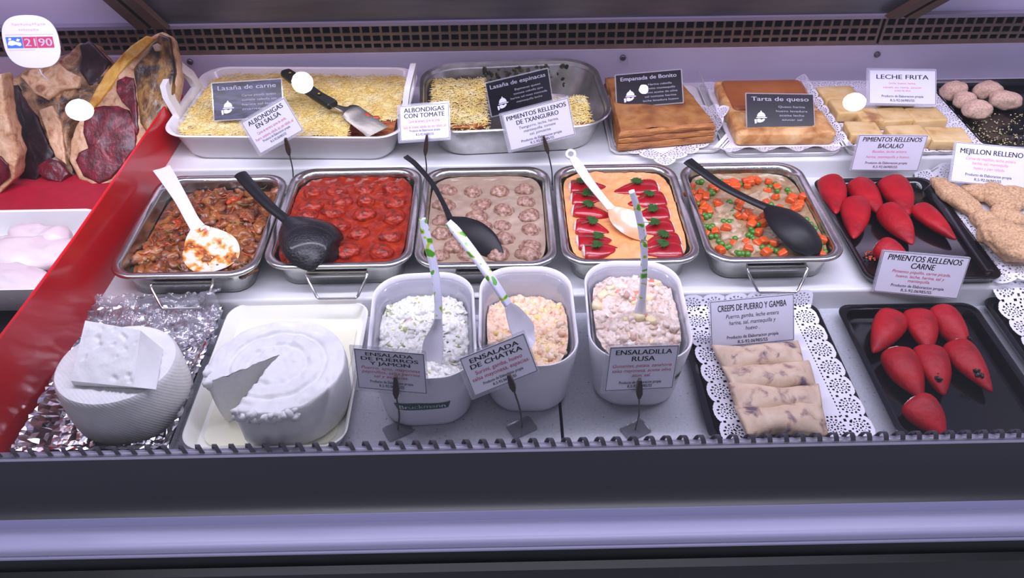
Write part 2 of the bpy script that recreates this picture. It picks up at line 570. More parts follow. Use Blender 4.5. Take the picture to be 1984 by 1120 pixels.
# front deck in two leaves with a seam, then the two raised treads
XS = at(1090, 830, 0).x
b = B()
for x0, x1 in ((-.74, XS - .0035), (XS + .0015, XR)):
    extrude_x([(-.032, 0), (-.032, -.02), (.30, -.02), (.30, 0)], x0, x1, b=b)
structure(b.build('floor', 'deck_speck'), 'speckled pale grey front deck of the case')
b = B()
extrude_x([(-.032, -.022), (-.032, -.05), (.30, -.05), (.30, -.022)], XL, XR, b=b)
structure(b.build('floor_underside', 'gap_shade'), 'dark sheet painted as the shade under the front deck')


def tread(y0, y1, z1, z0):
    r = .006
    prof = [(y0, z0)]
    for k in range(7):
        a = math.radians(180 - 90 * k / 6)
        prof.append((y0 + r + r * math.cos(a), z1 - r + r * math.sin(a)))
    prof += [(y1, z1), (y1, z0)]
    return prof


b = B()
extrude_x(tread(.285, .66, H1, -.02), -.74, XR, b=b)
structure(b.build('floor_step', 'white_deck', smooth=50), 'white middle step of the display deck')
b = B()
extrude_x(tread(.645, 1.0, H2, .03), -.74, XR, b=b)
structure(b.build('floor_upper_step', 'white_deck', smooth=50), 'white upper step of the display deck')

# back wall: white panel, vent grille, trim, upper panels
b = B()
b.box(((XL + XR) / 2, 1.01, .09), (XR - XL, .02, .176))
wall = structure(b.build('wall_back', 'wall', smooth=0), 'white panel behind the back row')
for i, (px, py) in enumerate(((368, 120), (1207, 112), (1700, 106))):
    p = aty(px, py, .998)
    b = B()
    b.loft([[(p.x + r * math.cos(a), 1.0 - h, p.z + r * math.sin(a)) for a in [k * math.pi / 6 for k in range(12)]]
            for r, h in ((.0075, .0), (.0075, .003), (.005, .006), (.002, .0065))])
    b.build('screw', 'steel_dark', wall)

ZG0, ZG1 = .177, .247
g = empty('vent_grille', 'brown square-holed air vent strip along the top of the back panel', 'vent', (0, 1.0, ZG0))
for (xa, xb, nm) in ((-.76, .885, 1), (.892, XR, 2), (XL, -.775, 3)):
    b = B()
    h = ZG1 - ZG0
    pitch = .0228
    nb = int((xb - xa) / pitch)
    yb = .004 if nm != 3 else .014
    for k, hz in enumerate((.012, .006, .006, .006)):
        zc = (.006, .026, .0455, h - .003)[k]
        b.box(((xa + xb) / 2, yb, zc), (xb - xa, .004, hz))
    for k in range(nb + 1):
        b.box((xa + .003 + k * (xb - xa - .006) / nb, yb, h / 2), (.0055, .0036, h))
    b.build('lattice', 'brown', g, smooth=0)
b = B()
b.box(((XL + XR) / 2, .045, (ZG1 - ZG0) / 2), (XR - XL, .01, ZG1 - ZG0))
b.box(((XL + XR) / 2, .03, .0005), (XR - XL, .03, .001))
b.build('duct', 'gap_shade', g, smooth=0)  # dark colour stands for the shade inside the lattice holes

b = B()
b.box(((XL + XR) / 2, 1.0, ZG1 + .004), (XR - XL, .022, .008))
structure(b.build('trim_1', 'rail', smooth=0), 'pale metal lip above the vent strip')
pl0, pl1 = aty(300, 44, .995), aty(252, 0, .995)
pr0, pr1 = aty(1738, 36, .995), aty(1800, 0, .995)
kl = (pl1.x - pl0.x) / (pl1.z - pl0.z)
kr = (pr1.x - pr0.x) / (pr1.z - pr0.z)
ZT = .62
zb = ZG1 + .008
xl0, xl1 = pl0.x, pl0.x + kl * (.45 - zb)
xr0, xr1 = pr0.x, pr0.x + kr * (.45 - zb)
b = B()
b.box(((XL + XR) / 2, 1.02, (zb + ZT) / 2), (XR - XL, .02, ZT - zb))
structure(b.build('wall_upper', 'wall', smooth=0), 'pale upper back panel of the case')
b = B()
b.loft([[(xl0, y, zb), (xr0, y, zb), (xr1, y, .45), (xl1, y, .45)] for y in (1.009, 1.0)])
structure(b.build('wall_mirror', 'steel_dark', smooth=0), 'dark steel sheet in the middle of the upper back panel')
for nm, (x0, x1, lab) in enumerate(((xl0, xl1, 'brown slanted double bracket above the beef end of the vent'),
                                    (xr0, xr1, 'brown slanted double bracket above the fried custard end of the vent'))):
    o = empty('shelf_bracket', lab, 'bracket', (x0, .99, zb))
    for s in (-1, 1):
        b = B()
        dx = s * .020
        b.loft([[(dx - .014, 0, 0), (dx + .014, 0, 0), (dx + .014, -.02, 0), (dx - .014, -.02, 0)],
                [(dx - .014 + x1 - x0, 0, .45 - zb), (dx + .014 + x1 - x0, 0, .45 - zb), (dx + .014 + x1 - x0, -.03, .45 - zb), (dx - .014 + x1 - x0, -.03, .45 - zb)]])
        b.build('bar', 'bracket', o, smooth=0)

# upper shelf of the case, above the frame: it shades the back of the back row
b = B()
b.box(((XL + XR) / 2, .7825, .499), (XR - XL, .415, .010))
structure(b.build('ceiling_shelf', 'wall', smooth=0), 'upper shelf of the case above the back row')

b = B()
b.box(((XL + XR) / 2, .60, .90), (XR - XL, .80, .02))  # unseen panel, added so the steel pans mirror something bright
structure(b.build('added_reflector_panel', 'wall', smooth=0), 'unseen white panel added over the case to brighten the steel')

def ahead(y, z, k=.9607):
    return CAM.y + k * (y - CAM.y), CAM.z + k * (z - CAM.z)


# front rail, charcoal panel, bumper, black kick
b = B()
extrude_x([(-.0325, -.03), (-.0325, .0385), (-.034, .04), (-.041, .04), (-.0445, .037), (-.0465, -.03)], XL, XR, b=b)
structure(b.build('trim_2', 'rail', smooth=50), 'grey front rail that carries the coil')
b = B()
prof = [(-.0455, .033), (-.0470, .002), (-.0488, -.018), (-.0518, -.034), (-.0560, -.047), (-.0612, -.0570), (-.0670, -.0640), (-.0722, -.0682), (-.0765, -.0702), (-.0750, -.074), (-.0740, -.14), (-.0455, -.14)]
extrude_x(prof, XL, XR, b=b)
structure(b.build('wall_front', 'panel', smooth=50), 'charcoal front panel under the rail')
b = B()
pts = [(-.055, -.128), (-.057, -.1265)]
for k in range(7):
    a = math.radians(90 + 90 * k / 6)
    pts.append((-.085 + .010 * math.cos(a), -.137 + .010 * math.sin(a)))
pts += [(-.0955, -.142), (-.0925, -.144), (-.0925, -.149), (-.096, -.150), (-.096, -.154), (-.055, -.154)]
extrude_x([ahead(*q) for q in pts], XL, XR, b=b)
structure(b.build('trim_3', 'bumper', smooth=60), 'lavender bumper rail along the front')
b = B()
extrude_x([ahead(*q) for q in ((-.05, -.153), (-.090, -.153), (-.090, -.20), (-.102, -.205), (-.102, -.5), (-.05, -.5))], XL, XR, b=b)
structure(b.build('baseboard_front', 'kick', smooth=0), 'black lower front of the case')

b = B()
extrude_x([(-.0760, -.0708), (-.0775, -.0712), (-.0836, -.0852), (-.0836, -.11), (-.0752, -.11), (-.0752, -.0745)], XL, XR, b=b)
structure(b.build('trim_4', 'strip', smooth=0), 'grey strip between the charcoal panel and the bumper')

# coil of flat plastic band along the rail
b = B()
pitch, R0, wd = .0245, .0185, .0036
n = 16
turns = int(1.75 / pitch)
rA, rB = [], []
for k in range(turns * n + 1):
    a = 2 * math.pi * k / n
    x = -.90 + pitch * k / n
    y = -.0365 + .0055 * math.cos(a)
    z = .0345 + R0 * math.sin(a)
    yi = -.0365 + (.0055 - .0011) * math.cos(a)
    zi = .0345 + (R0 - .0011) * math.sin(a)
    rA.append([(x - wd, y, z), (x + wd, y, z), (x + wd, yi, zi), (x - wd, yi, zi)])
b.loft(rA)
T(b.build('spiral_coil', 'coil', smooth=60), 'long spiral of dark flat band running along the front rail', 'coil')

# curved front glass
prof = [(-.0445, .0385), (-.0400, .15), (-.0320, .28), (-.0245, .40)]
TG = math.radians(33)
for k in range(1, 9):
    a = TG * k / 8
    prof.append((-.0245 + .15 * (1 - math.cos(a)), .40 + .15 * math.sin(a)))
yg, zg = prof[-1]
prof += [(yg + k * .09 * math.sin(TG), zg + k * .09 * math.cos(TG)) for k in (1, 2, 3, 4)]
b = B()
outer = [[(XL, y, z), (XR, y, z)] for y, z in prof]
b.loft(outer, False, False, closed=False)
gl = b.build('window_1', 'glass', smooth=180)
structure(gl, 'curved clear front glass of the case')

# red divider
b = B()
rings = []
for y, x, zt in ((-.031, -.7505, .163), (.02, -.747, .1655), (.16, -.7335, .170), (.30, -.722, .175), (.50, -.7135, .181), (.68, -.7075, .184), (.80, -.705, .184), (.835, -.7045, .180)):
    rings.append([(x, y, -.019), (x, y, zt - .0015), (x - .0015, y, zt), (x - .0045, y, zt), (x - .006, y, zt - .0015), (x - .006, y, -.019)])
b.loft(rings)
T(b.build('divider_panel', 'red_acrylic', smooth=30), 'glossy red upright panel dividing the raw meat from the cooked dishes', 'divider')


# ------------------------------------------------------------------ lettering
_TX = {}


def text_mesh(s, bold, shear):
    key = (s, bold, shear)
    if key not in _TX:
        cu = bpy.data.curves.new('lettering', 'FONT')
        cu.body = s
        cu.size = 1.0
        cu.offset = 0.0
        cu.shear = shear
        cu.resolution_u = 3
        cu.fill_mode = 'FRONT'
        o = bpy.data.objects.new('lettering', cu)
        me = o.to_mesh()
        vs = np.array([v.co[:] for v in me.vertices])
        fs = [tuple(p.vertices) for p in me.polygons]
        o.to_mesh_clear()
        bpy.data.objects.remove(o)
        bpy.data.curves.remove(cu)
        if bold > 0:
            dx = min(bold, .032) * .62
            n0, f0 = len(vs), list(fs)
            vs0 = vs
            for k in (-1, 1):
                fs = fs + [tuple(i + len(vs) for i in f) for f in f0]
                vs = np.concatenate([vs, vs0 + np.array([k * dx, 0, 0])])
        _TX[key] = (vs, fs)
    return _TX[key]


def lines_to(b, lines, z, mi=0):
    for s, cx, base, w, cap, bold, shear in lines:
        vs, fs = text_mesh(s, bold, shear)
        x0, x1 = vs[:, 0].min(), vs[:, 0].max()
        sx = w / (x1 - x0)
        sy = cap / .727
        b.add([((v[0] - (x0 + x1) / 2) * sx + cx, v[1] * sy + base, z) for v in vs], fs, mi)
    return b


def nearer(P, w, h, k):
    return tuple(CAM + (Vector(P) - CAM) * k), w * k, h * k


def card_matrix(P, yaw, lean, roll):
    base = Matrix(((1, 0, 0), (0, 0, -1), (0, 1, 0)))
    r = Matrix.Rotation(math.radians(yaw), 3, 'Z') @ Matrix.Rotation(math.radians(-lean), 3, 'X') @ base @ Matrix.Rotation(math.radians(roll), 3, 'Z')
    return Matrix.Translation(Vector(P)) @ r.to_4x4()


FOOT = ('Producto de Elaboracion propia', 'R.S-92.06985/SS')


def white_card(key, label, P, rotn, w, h, title, body, foot=(.24, .125), title_h=.13, title_y=(.80, .64), body_y=(.5, .38), body_w=(.7, .7),
               title_w=(.7, .5), shear=0.0, ink='red_ink', sleeve=.0035, tshear=0.0, foot_w=(.62, .36), frame=True, body_h=.075, bold=.03):
    o = empty('price_card', label, 'card', mtx=card_matrix(P, *rotn))
    b = B()
    b.box((0, h / 2, 0), (w, h, .0006))
    b.build('paper', 'paper', o, smooth=0)
    if sleeve:
        b = B()
        ring = lambda e: rr(w + 2 * e, h + 2 * e, .002, 0, 3, 0, h / 2)
        b.loft([[(x - (.002), y, -.0012) for x, y, _ in ring(sleeve)], [(x - .002, y, -.0005) for x, y, _ in ring(sleeve)]])
        b.build('clear_sleeve', 'sleeve', o, smooth=30)
    if frame:
        b = B()
        t = .0007
        for cx, cy, sx, sy in ((0, .0012, w - .002, t), (0, h - .0012, w - .002, t), (-w / 2 + .0012, h / 2, t, h - .002), (w / 2 - .0012, h / 2, t, h - .002)):
            b.box((cx, cy, .0004), (sx, sy, .0002))
        b.build('border_line', 'ink', o, smooth=0)
    b = B()
    lines_to(b, [(s, 0, y * h, tw * w, title_h * h, bold, tshear) for s, y, tw in zip(title, title_y, title_w)], .0005)
    b.build('title_lettering', 'ink', o, smooth=0)
    b = B()
    lines_to(b, [(s, 0, y * h, bw * w, body_h * h, .0, shear) for s, y, bw in zip(body, body_y, body_w)], .0005)
    b.build('ingredient_lettering', ink, o, smooth=0)
    b = B()
    lines_to(b, [(s, 0, y * h, fw * w, .072 * h, .02, 0) for s, y, fw in zip(FOOT, foot, foot_w)], .0005)
    b.build('footer_lettering', 'ink', o, smooth=0)
    return o


def black_card(label, P, rotn, w, h, title, body, tw=.8, mk='black_card', body_x=.17, body_w=(.5, .5, .5, .5), logo=True):
    o = empty('price_card', label, 'card', mtx=card_matrix(P, *rotn))
    b = B()
    b.box((0, h / 2, 0), (w, h, .0006))
    b.build('paper', mk, o, smooth=0)
    b = B()
    e = .0025
    b.loft([[(x, y, z) for x, y, _ in rr(w + 2 * e, h + 2 * e, .002, 0, 3, 0, h / 2)] for z in (-.0012, -.0005)])
    b.build('clear_sleeve', 'sleeve', o, smooth=30)
    b = B()
    lines_to(b, [(title, 0, .80 * h, tw * w, .125 * h, .012, 0)], .0005)
    b.build('title_lettering', 'white_ink', o, smooth=0)
    b = B()
    n = len(body)
    lines_to(b, [(s, body_x * w, (.60 - .125 * i) * h, bw * w, .062 * h, .0, 0) for i, (s, bw) in enumerate(zip(body, body_w))], .0005)
    b.build('ingredient_lettering', 'grey_ink', o, smooth=0)
    # covered dish carried on a hand
    b = B()
    u = h * .0115
    ox, oy = -w * .29, h * .10
    P2 = lambda pts: [(ox + x * u, oy + y * u) for x, y in pts]
    dome = [(-10.5 * math.cos(math.pi * k / 16), 20 + 12 * math.sin(math.pi * k / 16)) for k in range(17)]
    b.poly(P2(dome), .0004, .0006)
    b.poly(P2([(-1.6, 31.5), (1.6, 31.5), (1.9, 33.5), (.9, 35.5), (-.9, 35.5), (-1.9, 33.5)]), .0004, .0006)
    b.poly(P2([(-13, 16.6), (13.5, 16.6), (14.5, 18.8), (-12, 18.8)]), .0004, .0006)
    b.poly(P2([(-10, 6), (-4, 5), (3, 7), (8, 11), (9, 14.5), (6, 15.5), (0, 12.5), (-2, 14.5), (-8, 15), (-11, 13)]), .0004, .0006)
    b.poly(P2([(-16, 2), (-11.5, 4), (-12, 14), (-17, 13)]), .0004, .0006)
    b.build('serving_emblem', 'white_ink', o, smooth=0)
    return o


# black cards
black_card('black card lettered with meat lasagne, with painted glare streaks, standing in the enamel lasagne dish',
           (-.5285, .7134, .170), (-2.5, 39.9, 3.9), .144, .0756, 'Lasa\u00f1a de carne', ('Carne picada queso', 'tomate cebolla ajo', 'harina sal leche', 'mantequilla'), .85, 'glare_card')
black_card('black card lettered with spinach lasagne, tilted above the foil tray',
           (.0418, .7444, .1648), (14, 15.2, 5.8), .1344, .0692, 'Lasa\u00f1a de espinacas', ('Espinacas queso', 'tomate cebolla ajos', 'harina sal nuez moscada', 'mantequilla leche'), .9, body_x=.14, body_w=(.42, .48, .6, .42))
black_card('black card lettered with tuna pie, standing on the puff pastry slab',
           (.3184, .7740, .1535), (-13.9, 48.6, 11.1), .1395, .0729, 'Empanada de Bonito', ('Harina cebolla', 'bonito mantequilla', 'huevo aceite de oliva', 'sal tomate harina', 'leche levadura huevo'), .86, body_w=(.36, .46, .52, .48, .54))
black_card('black card lettered with cheese tart, standing in the cut notch of the golden tart',
           (.5862, .6990, .1340), (1.6, 48.3, -2.6), .1422, .0747, 'Tarta de queso', ('Queso harina', 'huevo levadura', 'aceite leche', 'azucar sal'), .86, body_w=(.4, .47, .37, .3))

# white cards
BR = 'white card headed '
white_card('a', BR + 'meatballs in sauce, tilted in front of the enamel lasagne dish', (-.4369, .6047, .1751), (-12.4, 17.8, 31.1), .1103, .0698,
           ('ALBONDIGAS', 'EN SALSA'), ('Carne de ternera, carne de cerdo,', 'Puerro, zanahoria, cebolla, ajo, pan rallado, sal'), title_w=(.80, .56), body_w=(.66, .86), body_y=(.48, .34), body_h=.085)
white_card('b', BR + 'meatballs with tomato, between the enamel dish and the foil tray', (-.1562, .6233, .1648), (-15.5, 38, 10.7), .1032, .0702,
           ('ALBONDIGAS', 'CON TOMATE'), ('Carne de ternera, carne de cerdo,', 'Salsa de tomate, cebolla, ajo, pan rallado, sal'), title_w=(.82, .82), body_w=(.64, .86), body_y=(.50, .34), body_h=.085)
white_card('c', BR + 'peppers stuffed with spider crab, in front of the foil tray', (.0797, .6199, .1557), (5.3, 11.6, 11.3), .1338, .0773,
           ('PIMIENTOS RELLENOS', 'DE TXANGURRO'), ('Txangurro, leche, harina,', 'mantequilla, tomate', 'sal, pimienta.'), title_w=(.90, .64), body_w=(.60, .49, .33), body_y=(.51, .40, .29),
           foot=(.15, .05), shear=.2, ink='ink', title_h=.12)
white_card('d', BR + 'fried milk custard, standing at the back of the golden custard squares', (.8748, .7831, .1399), (-5.6, 46, .7), .1428, .0776,
           ('LECHE FRITA',), ('Leche, huevos, harina,', 'canela en rama, azucar', 'aceite de oliva'), title_y=(.73,), title_w=(.78,), body_w=(.4, .58, .24), body_y=(.58, .46, .37), foot=(.20, .08), ink='pink_ink', bold=.018, body_h=.06)
white_card('e', BR + 'peppers stuffed with cod, hanging above the black pepper tray', (.7819, .6020, .0880), (-4.7, 7.2, 1.1), .1342, .0778,
           ('PIMIENTOS RELLENOS', 'BACALAO'), ('Bacalao, leche entera', 'harina, mantequilla y huevo.'), title_w=(.86, .37), title_y=(.82, .64), body_w=(.5, .64), body_y=(.51, .36), foot=(.19, .075), shear=.2, tshear=.12, ink='pink_ink', sleeve=.001)
white_card('f', BR + 'stuffed mussel, standing behind the breaded mussels', (.9646, .5407, .0900), (-13.8, 39.7, .8), .1379, .0797,
           ('MEJILLON RELLENO',), ('Carne de mejillon, leche entera', 'harina, sal, mantequilla', 'huevo y pan rallado.'), title_y=(.74,), title_w=(.84,), body_w=(.66, .48, .42), body_y=(.59, .48, .36), foot=(.19, .075), shear=.2, ink='pink_ink', sleeve=.001)
white_card('g', BR + 'peppers stuffed with meat, leaning on the front of the seven-pepper tray', (.7229, .2670, .0460), (-9.5, 15.9, -.2), .1427, .0789,
           ('PIMIENTOS RELLENOS', 'CARNE'), ('Pimiento piquillo, carne picada,', 'huevo, leche, harina, sal y', 'mantequilla.'), title_w=(.86, .28), title_y=(.80, .63), body_w=(.68, .57, .26), body_y=(.51, .40, .30), foot=(.17, .06), shear=.2, tshear=.15, sleeve=.0012, title_h=.14)
white_card('h', BR + 'leek and ham salad, in front of the tub of white salad', (-.1675, .0100, .1101), (-13, 17.1, 4.5), .1055, .0659,
           ('ENSALADA', 'DE PUERROS', 'Y JAMON'), ('Puerro, apio, mayonesa', 'pepinillos, salsa perrins', 'sal y especias.'), title_y=(.85, .74, .63), title_w=(.68, .82, .58), title_h=.085, body_w=(.84, .84, .5), body_y=(.52, .42, .32), foot=(.18, .08), shear=.25, bold=.035, sleeve=.005)
white_card('i', BR + 'crab salad, tilted in front of the half-empty tub', (-.0014, .0200, .1102), (8.4, 28, 15.4), .1005, .0628,
           ('ENSALADA', 'DE CHATKA'), ('Surimi, gamba, huevo', 'salsa mayonesa, espacias.'), title_y=(.79, .64), title_w=(.75, .80), title_h=.115, body_w=(.72, .88), body_y=(.48, .34), foot=(.19, .08), shear=.05, bold=.035, body_h=.1, sleeve=.004)
white_card('j', BR + 'Russian salad, in front of the heaped pink salad tub', (.192, .0080, .1051), (17, 21.8, -12.3), .1094, .0685,
           ('ENSALADILLA', 'RUSA'), ('Guisantes, patata, zanahoria', 'salsa mayonesa, aceite oliva', 'atun, sal.'), title_y=(.82, .67), title_w=(.82, .34), title_h=.11, body_w=(.86, .86, .27), body_y=(.53, .42, .31), foot=(.15, .06), shear=.25, bold=.035, sleeve=.004)
white_card('k', BR + 'leek and prawn crepes, standing behind the rolled crepes', (.412, .1644, .0349), (1.7, 28.6, 3.4), .1402, .0805,
           ('CREEPS DE PUERRO Y GAMBA',), ('Puerro, gamba, leche entera', 'harina, sal, mantequilla y', 'huevo .'), title_y=(.76,), title_w=(.82,), title_h=.14, body_w=(.63, .56, .17), body_y=(.60, .46, .33), foot=(.16, .05), shear=.2, ink='ink', sleeve=.001, body_h=.09)


# pick stands that hold six of the white cards
def holder(label, clip_top, clip_bot, foot_pt, base=True):
    ct, cb, ft = Vector(clip_top), Vector(clip_bot), Vector(foot_pt)
    o = empty('card_holder', label, 'card holder', ft, group=None)
    d = cb - ct
    b = B()
    side = Vector((1, 0, 0))
    rings = []
    for k, w in ((0, .0022), (.45, .0042), (.75, .0046), (1.0, .002)):
        p = ct + d * k - ft
        rings.append([p + side * w + Vector((0, -.003, 0)), p + side * w + Vector((0, .003, 0)), p - side * w + Vector((0, .003, 0)), p - side * w + Vector((0, -.003, 0))])
    b.loft(rings)
    b.build('clip', 'clip', o, smooth=0)
    mid = (cb + ft) / 2 + Vector((.003, 0, 0)) - ft
    b = B()
    pts = [Vector(p) for p in catmull([cb - ft, mid, Vector((0, 0, .002))], 6)]
    b.tube(pts, .0014, 6)
    b.build('rod', 'pick', o)
    if base:
        b = B()
        b.loft([[(x, y, z) for x, y, _ in rr(.042, .03, .004, 0, 3)] for z in (.0, .0025)])
        bo = b.build('foot_plate', 'base_clear', o, smooth=30)
        bo.rotation_euler = (0, 0, .5)
    return o


def hold(label, c0, c1, f, y, fz):
    p0, p1 = aty(c0[0], c0[1], y), aty(c1[0], c1[1], y)
    q = at(f[0], f[1], fz) if fz is not None else aty(f[0], f[1], y)
    return holder(label, p0, p1, q)


hold('thin dark pick with bronze clip holding the tilted meatballs in sauce card', (553, 268), (561, 300), (568, 360), .602, .0455)
hold('thin dark pick with bronze clip beside the foil tray, holding the meatballs with tomato card', (827, 262), (824, 300), (823, 358), .620, .0455)
hold('thin dark pick with bronze clip below the foil tray, holding the spider crab peppers card', (1053, 264), (1062, 297), (1070, 360), .616, .0455)
hold('dark pick on a clear foot in front of the white leek salad tub', (766, 728), (768, 770), (771, 834), -.001, .0005)
hold('dark pick on a clear foot in front of the half-empty crab salad tub', (985, 725), (996, 757), (1011, 829), .008, .0005)
hold('dark pick on a clear foot in front of the pink salad tub', (1240, 735), (1238, 770), (1231, 834), -.002, .0005)


# ------------------------------------------------------------------ steel pans of the middle row
PAN_YS = (.4413, .4605, .4550, .4575, .4560)
PAN_X = (-.5625, -.2965, -.0345, .2235, .4790)
PAN_W = (.262, .266, .256, .250, .250)
CONT = ('brown meat stew', 'meatballs in red tomato sauce', 'meatballs in beige sauce', 'red peppers in orange sauce', 'peas and carrots')
PD = .318


def pan_body(w):
    d = PD
    prof = [(w - .056, d - .056, .03, 0), (w - .044, d - .044, .035, .004), (w - .034, d - .034, .036, .048), (w - .008, d - .008, .045, .052),
            (w - .001, d - .001, .048, .0545), (w, d, .048, .057), (w - .003, d - .003, .047, .060), (w - .008, d - .008, .045, .0612),
            (w - .022, d - .022, .041, .0605), (w - .030, d - .030, .038, .0580), (w - .034, d - .034, .036, .052), (w - .046, d - .046, .034, .007), (w - .056, d - .056, .03, .0025)]
    return vessel(prof, 8)


def pan_handle(front):
    s = -1 if front else 1
    b = B()
    y = s * (PD / 2 - .012)
    pl = [(-.050, y, .045), (-.053, y + s * .012, .040), (-.050, y + s * .018, .034), (-.036, y + s * .036, .012), (-.032, y + s * .038, .009)]
    pts = pl + [(-x, yy, z) for x, yy, z in reversed(pl)]
    b.tube(pts, .0026, 8, closed=False)
    b.tube([(-.053, y + s * .012, .040), (.053, y + s * .012, .040)], .0024, 8)
    b.box((0, y + s * .003, .042), (.104, .012, .009))
    return b


mesh_f = pan_handle(True).build('handle', 'wire', mesh_only=True)
mesh_b = pan_handle(False).build('handle', 'wire', mesh_only=True)
for i, (x, w) in enumerate(zip(PAN_X, PAN_W)):
    o = empty('steel_pan', 'rectangular stainless steel pan holding ' + CONT[i], 'pan', (x, PAN_YS[i], H1), group='steel pans in a row on the middle step')
    pan_body(w).build('basin', 'steel', o, smooth=50)
    link('handle', mesh_f, o)
    link('handle', mesh_b, o)

ORD = ('first', 'second', 'third', 'fourth', 'fifth', 'sixth', 'seventh', 'eighth')
LV = H1 + .047


def pool(name, i, m, label, cat, z=LV, amp=.001, fr=60, kind='stuff', nx=70):
    w, d = PAN_W[i] - .0375, PD - .0375
    b = B()

    def fn(u, v):
        # squircle-like domain so that the corners stay inside the rounded basin
        x, y = (u - .5) * 2, (v - .5) * 2
        k = max(abs(x), abs(y))
        if k > 1e-6:
            p = (abs(x) ** 6 + abs(y) ** 6) ** (1 / 6)
            x, y = x / p * k, y / p * k
        x, y = x * w / 2, y * d / 2
        e = 1 - max(abs(x) / (w / 2), abs(y) / (d / 2))
        return (x, y, amp * 2 * nz(x, y, i, fr) + amp * nz(x, y, i + 5, fr * 3) + .0015 * max(0, 1 - e * 30))
    b.grid(nx, nx, fn)
    o = b.build(name, m, smooth=180)
    o.location = (PAN_X[i], PAN_YS[i], z)
    T(o, label, cat, kind=kind)
    return o


pool('tomato_sauce', 1, 'sauce_red', 'glossy red tomato sauce filling a steel pan round its meatballs', 'sauce', amp=.0016)
pool('beige_sauce', 2, 'sauce_beige', 'pale beige gravy filling a steel pan round plain meatballs', 'sauce', amp=.0005)
pool('orange_sauce', 3, 'sauce_orange', 'creamy orange sauce round the red stuffed peppers', 'sauce', z=LV + .004, amp=.0022, fr=40)
pool('broth', 4, 'broth', 'light brown broth under peas, carrots and veal', 'broth', z=LV - .003, amp=.001)


def balls(px, i, name, m, rad, zc, word, where, group):
    """meatballs from their picture points, half sunk in the sauce; rows told apart by depth"""
    pts = sorted([at(x, y, LV + .005) for x, y in px], key=lambda p: -p.y)
    rows = []
    for p in pts:
        if rows and abs(rows[-1][0].y - p.y) < .022:
            rows[-1].append(p)
        else:
            rows.append([p])
    mats = []
    for k in range(6):
        b = B()
        b.blob((0, 0, 0), (rad, rad * (.8 + .06 * (k % 3)), rad * .72), amp=rad * .16, fr=90, sub=4, seed=k * 3.3 + i)
        mats.append(b.build(name, m, smooth=180, mesh_only=True))
    n = 0
    for r, row in enumerate(rows):
        row.sort(key=lambda p: p.x)
        for c, p in enumerate(row):
            o = link(name, mats[n % 6])
            s = random.uniform(.9, 1.12)
            ex, ey = PAN_W[i] / 2 - .026 - rad, PD / 2 - .026 - rad
            p.x = min(max(p.x, PAN_X[i] - ex), PAN_X[i] + ex)
            p.y = min(max(p.y, PAN_YS[i] - ey), PAN_YS[i] + ey)
            o.scale = (s * random.uniform(1, 1.15), s, s)
            o.rotation_euler = (0, 0, random.uniform(-.5, .5) + (math.pi if n % 2 else 0))
            o.location = (p.x, p.y, zc + random.uniform(-.0025, .002))
            T(o, f'{word}, {ORD[c]} from the left, {ORD[r]} row from the back {where}', 'meatball', group)
            n += 1


Z7 = lambda L: [(500 + x / 3.734, 300 + y / 3.734) for x, y in L]
Z8 = lambda L: [(780 + x / 3.734, 280 + y / 3.734) for x, y in L]
balls(Z7([(390, 265), (565, 250), (765, 240), (975, 230), (600, 325), (775, 330), (990, 335), (380, 365), (540, 410), (770, 425), (980, 450), (350, 430),
          (580, 500), (730, 560), (955, 580), (650, 695), (890, 690), (240, 775), (1090, 430)]), 1, 'meatball', 'ball_red', .0205, LV - .001,
      'sauced meatball', 'in red sauce', 'meatballs in the tomato pan')
balls(Z8([(325, 320), (505, 335), (700, 330), (880, 320), (290, 430), (570, 425), (730, 465), (895, 405), (915, 505), (250, 540), (535, 520), (575, 590),
          (725, 575), (945, 605), (280, 635), (730, 670), (925, 725), (370, 735), (265, 835), (470, 830), (690, 815), (905, 815)]), 2, 'meatball', 'ball_brown', .0195, LV - .001,
      'plain meatball', 'in beige sauce', 'meatballs in the beige pan')

# meat stew: a heap nobody could count, one object
b = B()
w, d = PAN_W[0] - .045, PD - .045


def stew_fn(u, v):
    x, y = (u - .5) * 2, (v - .5) * 2
    k = max(abs(x), abs(y))
    if k > 1e-6:
        p = (abs(x) ** 6 + abs(y) ** 6) ** (1 / 6)
        x, y = x / p * k, y / p * k
    x, y = x * w / 2, y * d / 2
    e = min(1, (1 - max(abs(x) / (w / 2), abs(y) / (d / 2))) * 4)
    lo = 1 - .5 * max(0, (-x - .04) / .07)
    return (x, y, e * lo * (.010 + .010 * nz(x, y, 2, 32) + .006 * nz(x, y, 9, 75) + .003 * nz(x, y, 4, 160)) - .012)


b.grid(110, 120, stew_fn)
rs = random.Random(11)
for k in range(150):
    x, y = rs.uniform(-.46, .47) * w, rs.uniform(-.46, .47) * d
    if x < -.075 and rs.random() < .6:
        continue
    u, v = x / w + .5, y / d + .5
    z = stew_fn(u, v)[2]
    r = rs.uniform(.009, .019)
    mi = 0 if k % 9 else 1
    r *= .55 if mi else 1
    b.blob((x, y, z + .001), (r * rs.uniform(1, 1.5), r * .75, r * .55), Matrix.Rotation(rs.uniform(0, 3.1), 3, 'Z') @ Matrix.Rotation(rs.uniform(-.5, .5), 3, 'X'),
           amp=r * .55, fr=85, sub=3, seed=k * 1.31, mi=mi)
for k in range(90):
    x, y = rs.uniform(-.42, .45) * w, rs.uniform(-.45, .45) * d
    z = stew_fn(x / w + .5, y / d + .5)[2] + .010
    a = rs.uniform(0, 6.28)
    l = rs.uniform(.006, .016)
    p = [Vector((x + math.cos(a) * l * t, y + math.sin(a) * l * t, z + .003 * math.sin(3 * t))) for t in (-1, -.3, .4, 1)]
    b.tube(p, [.0008, .0013, .0013, .0006], 5, mi=1 if k % 3 else 2)
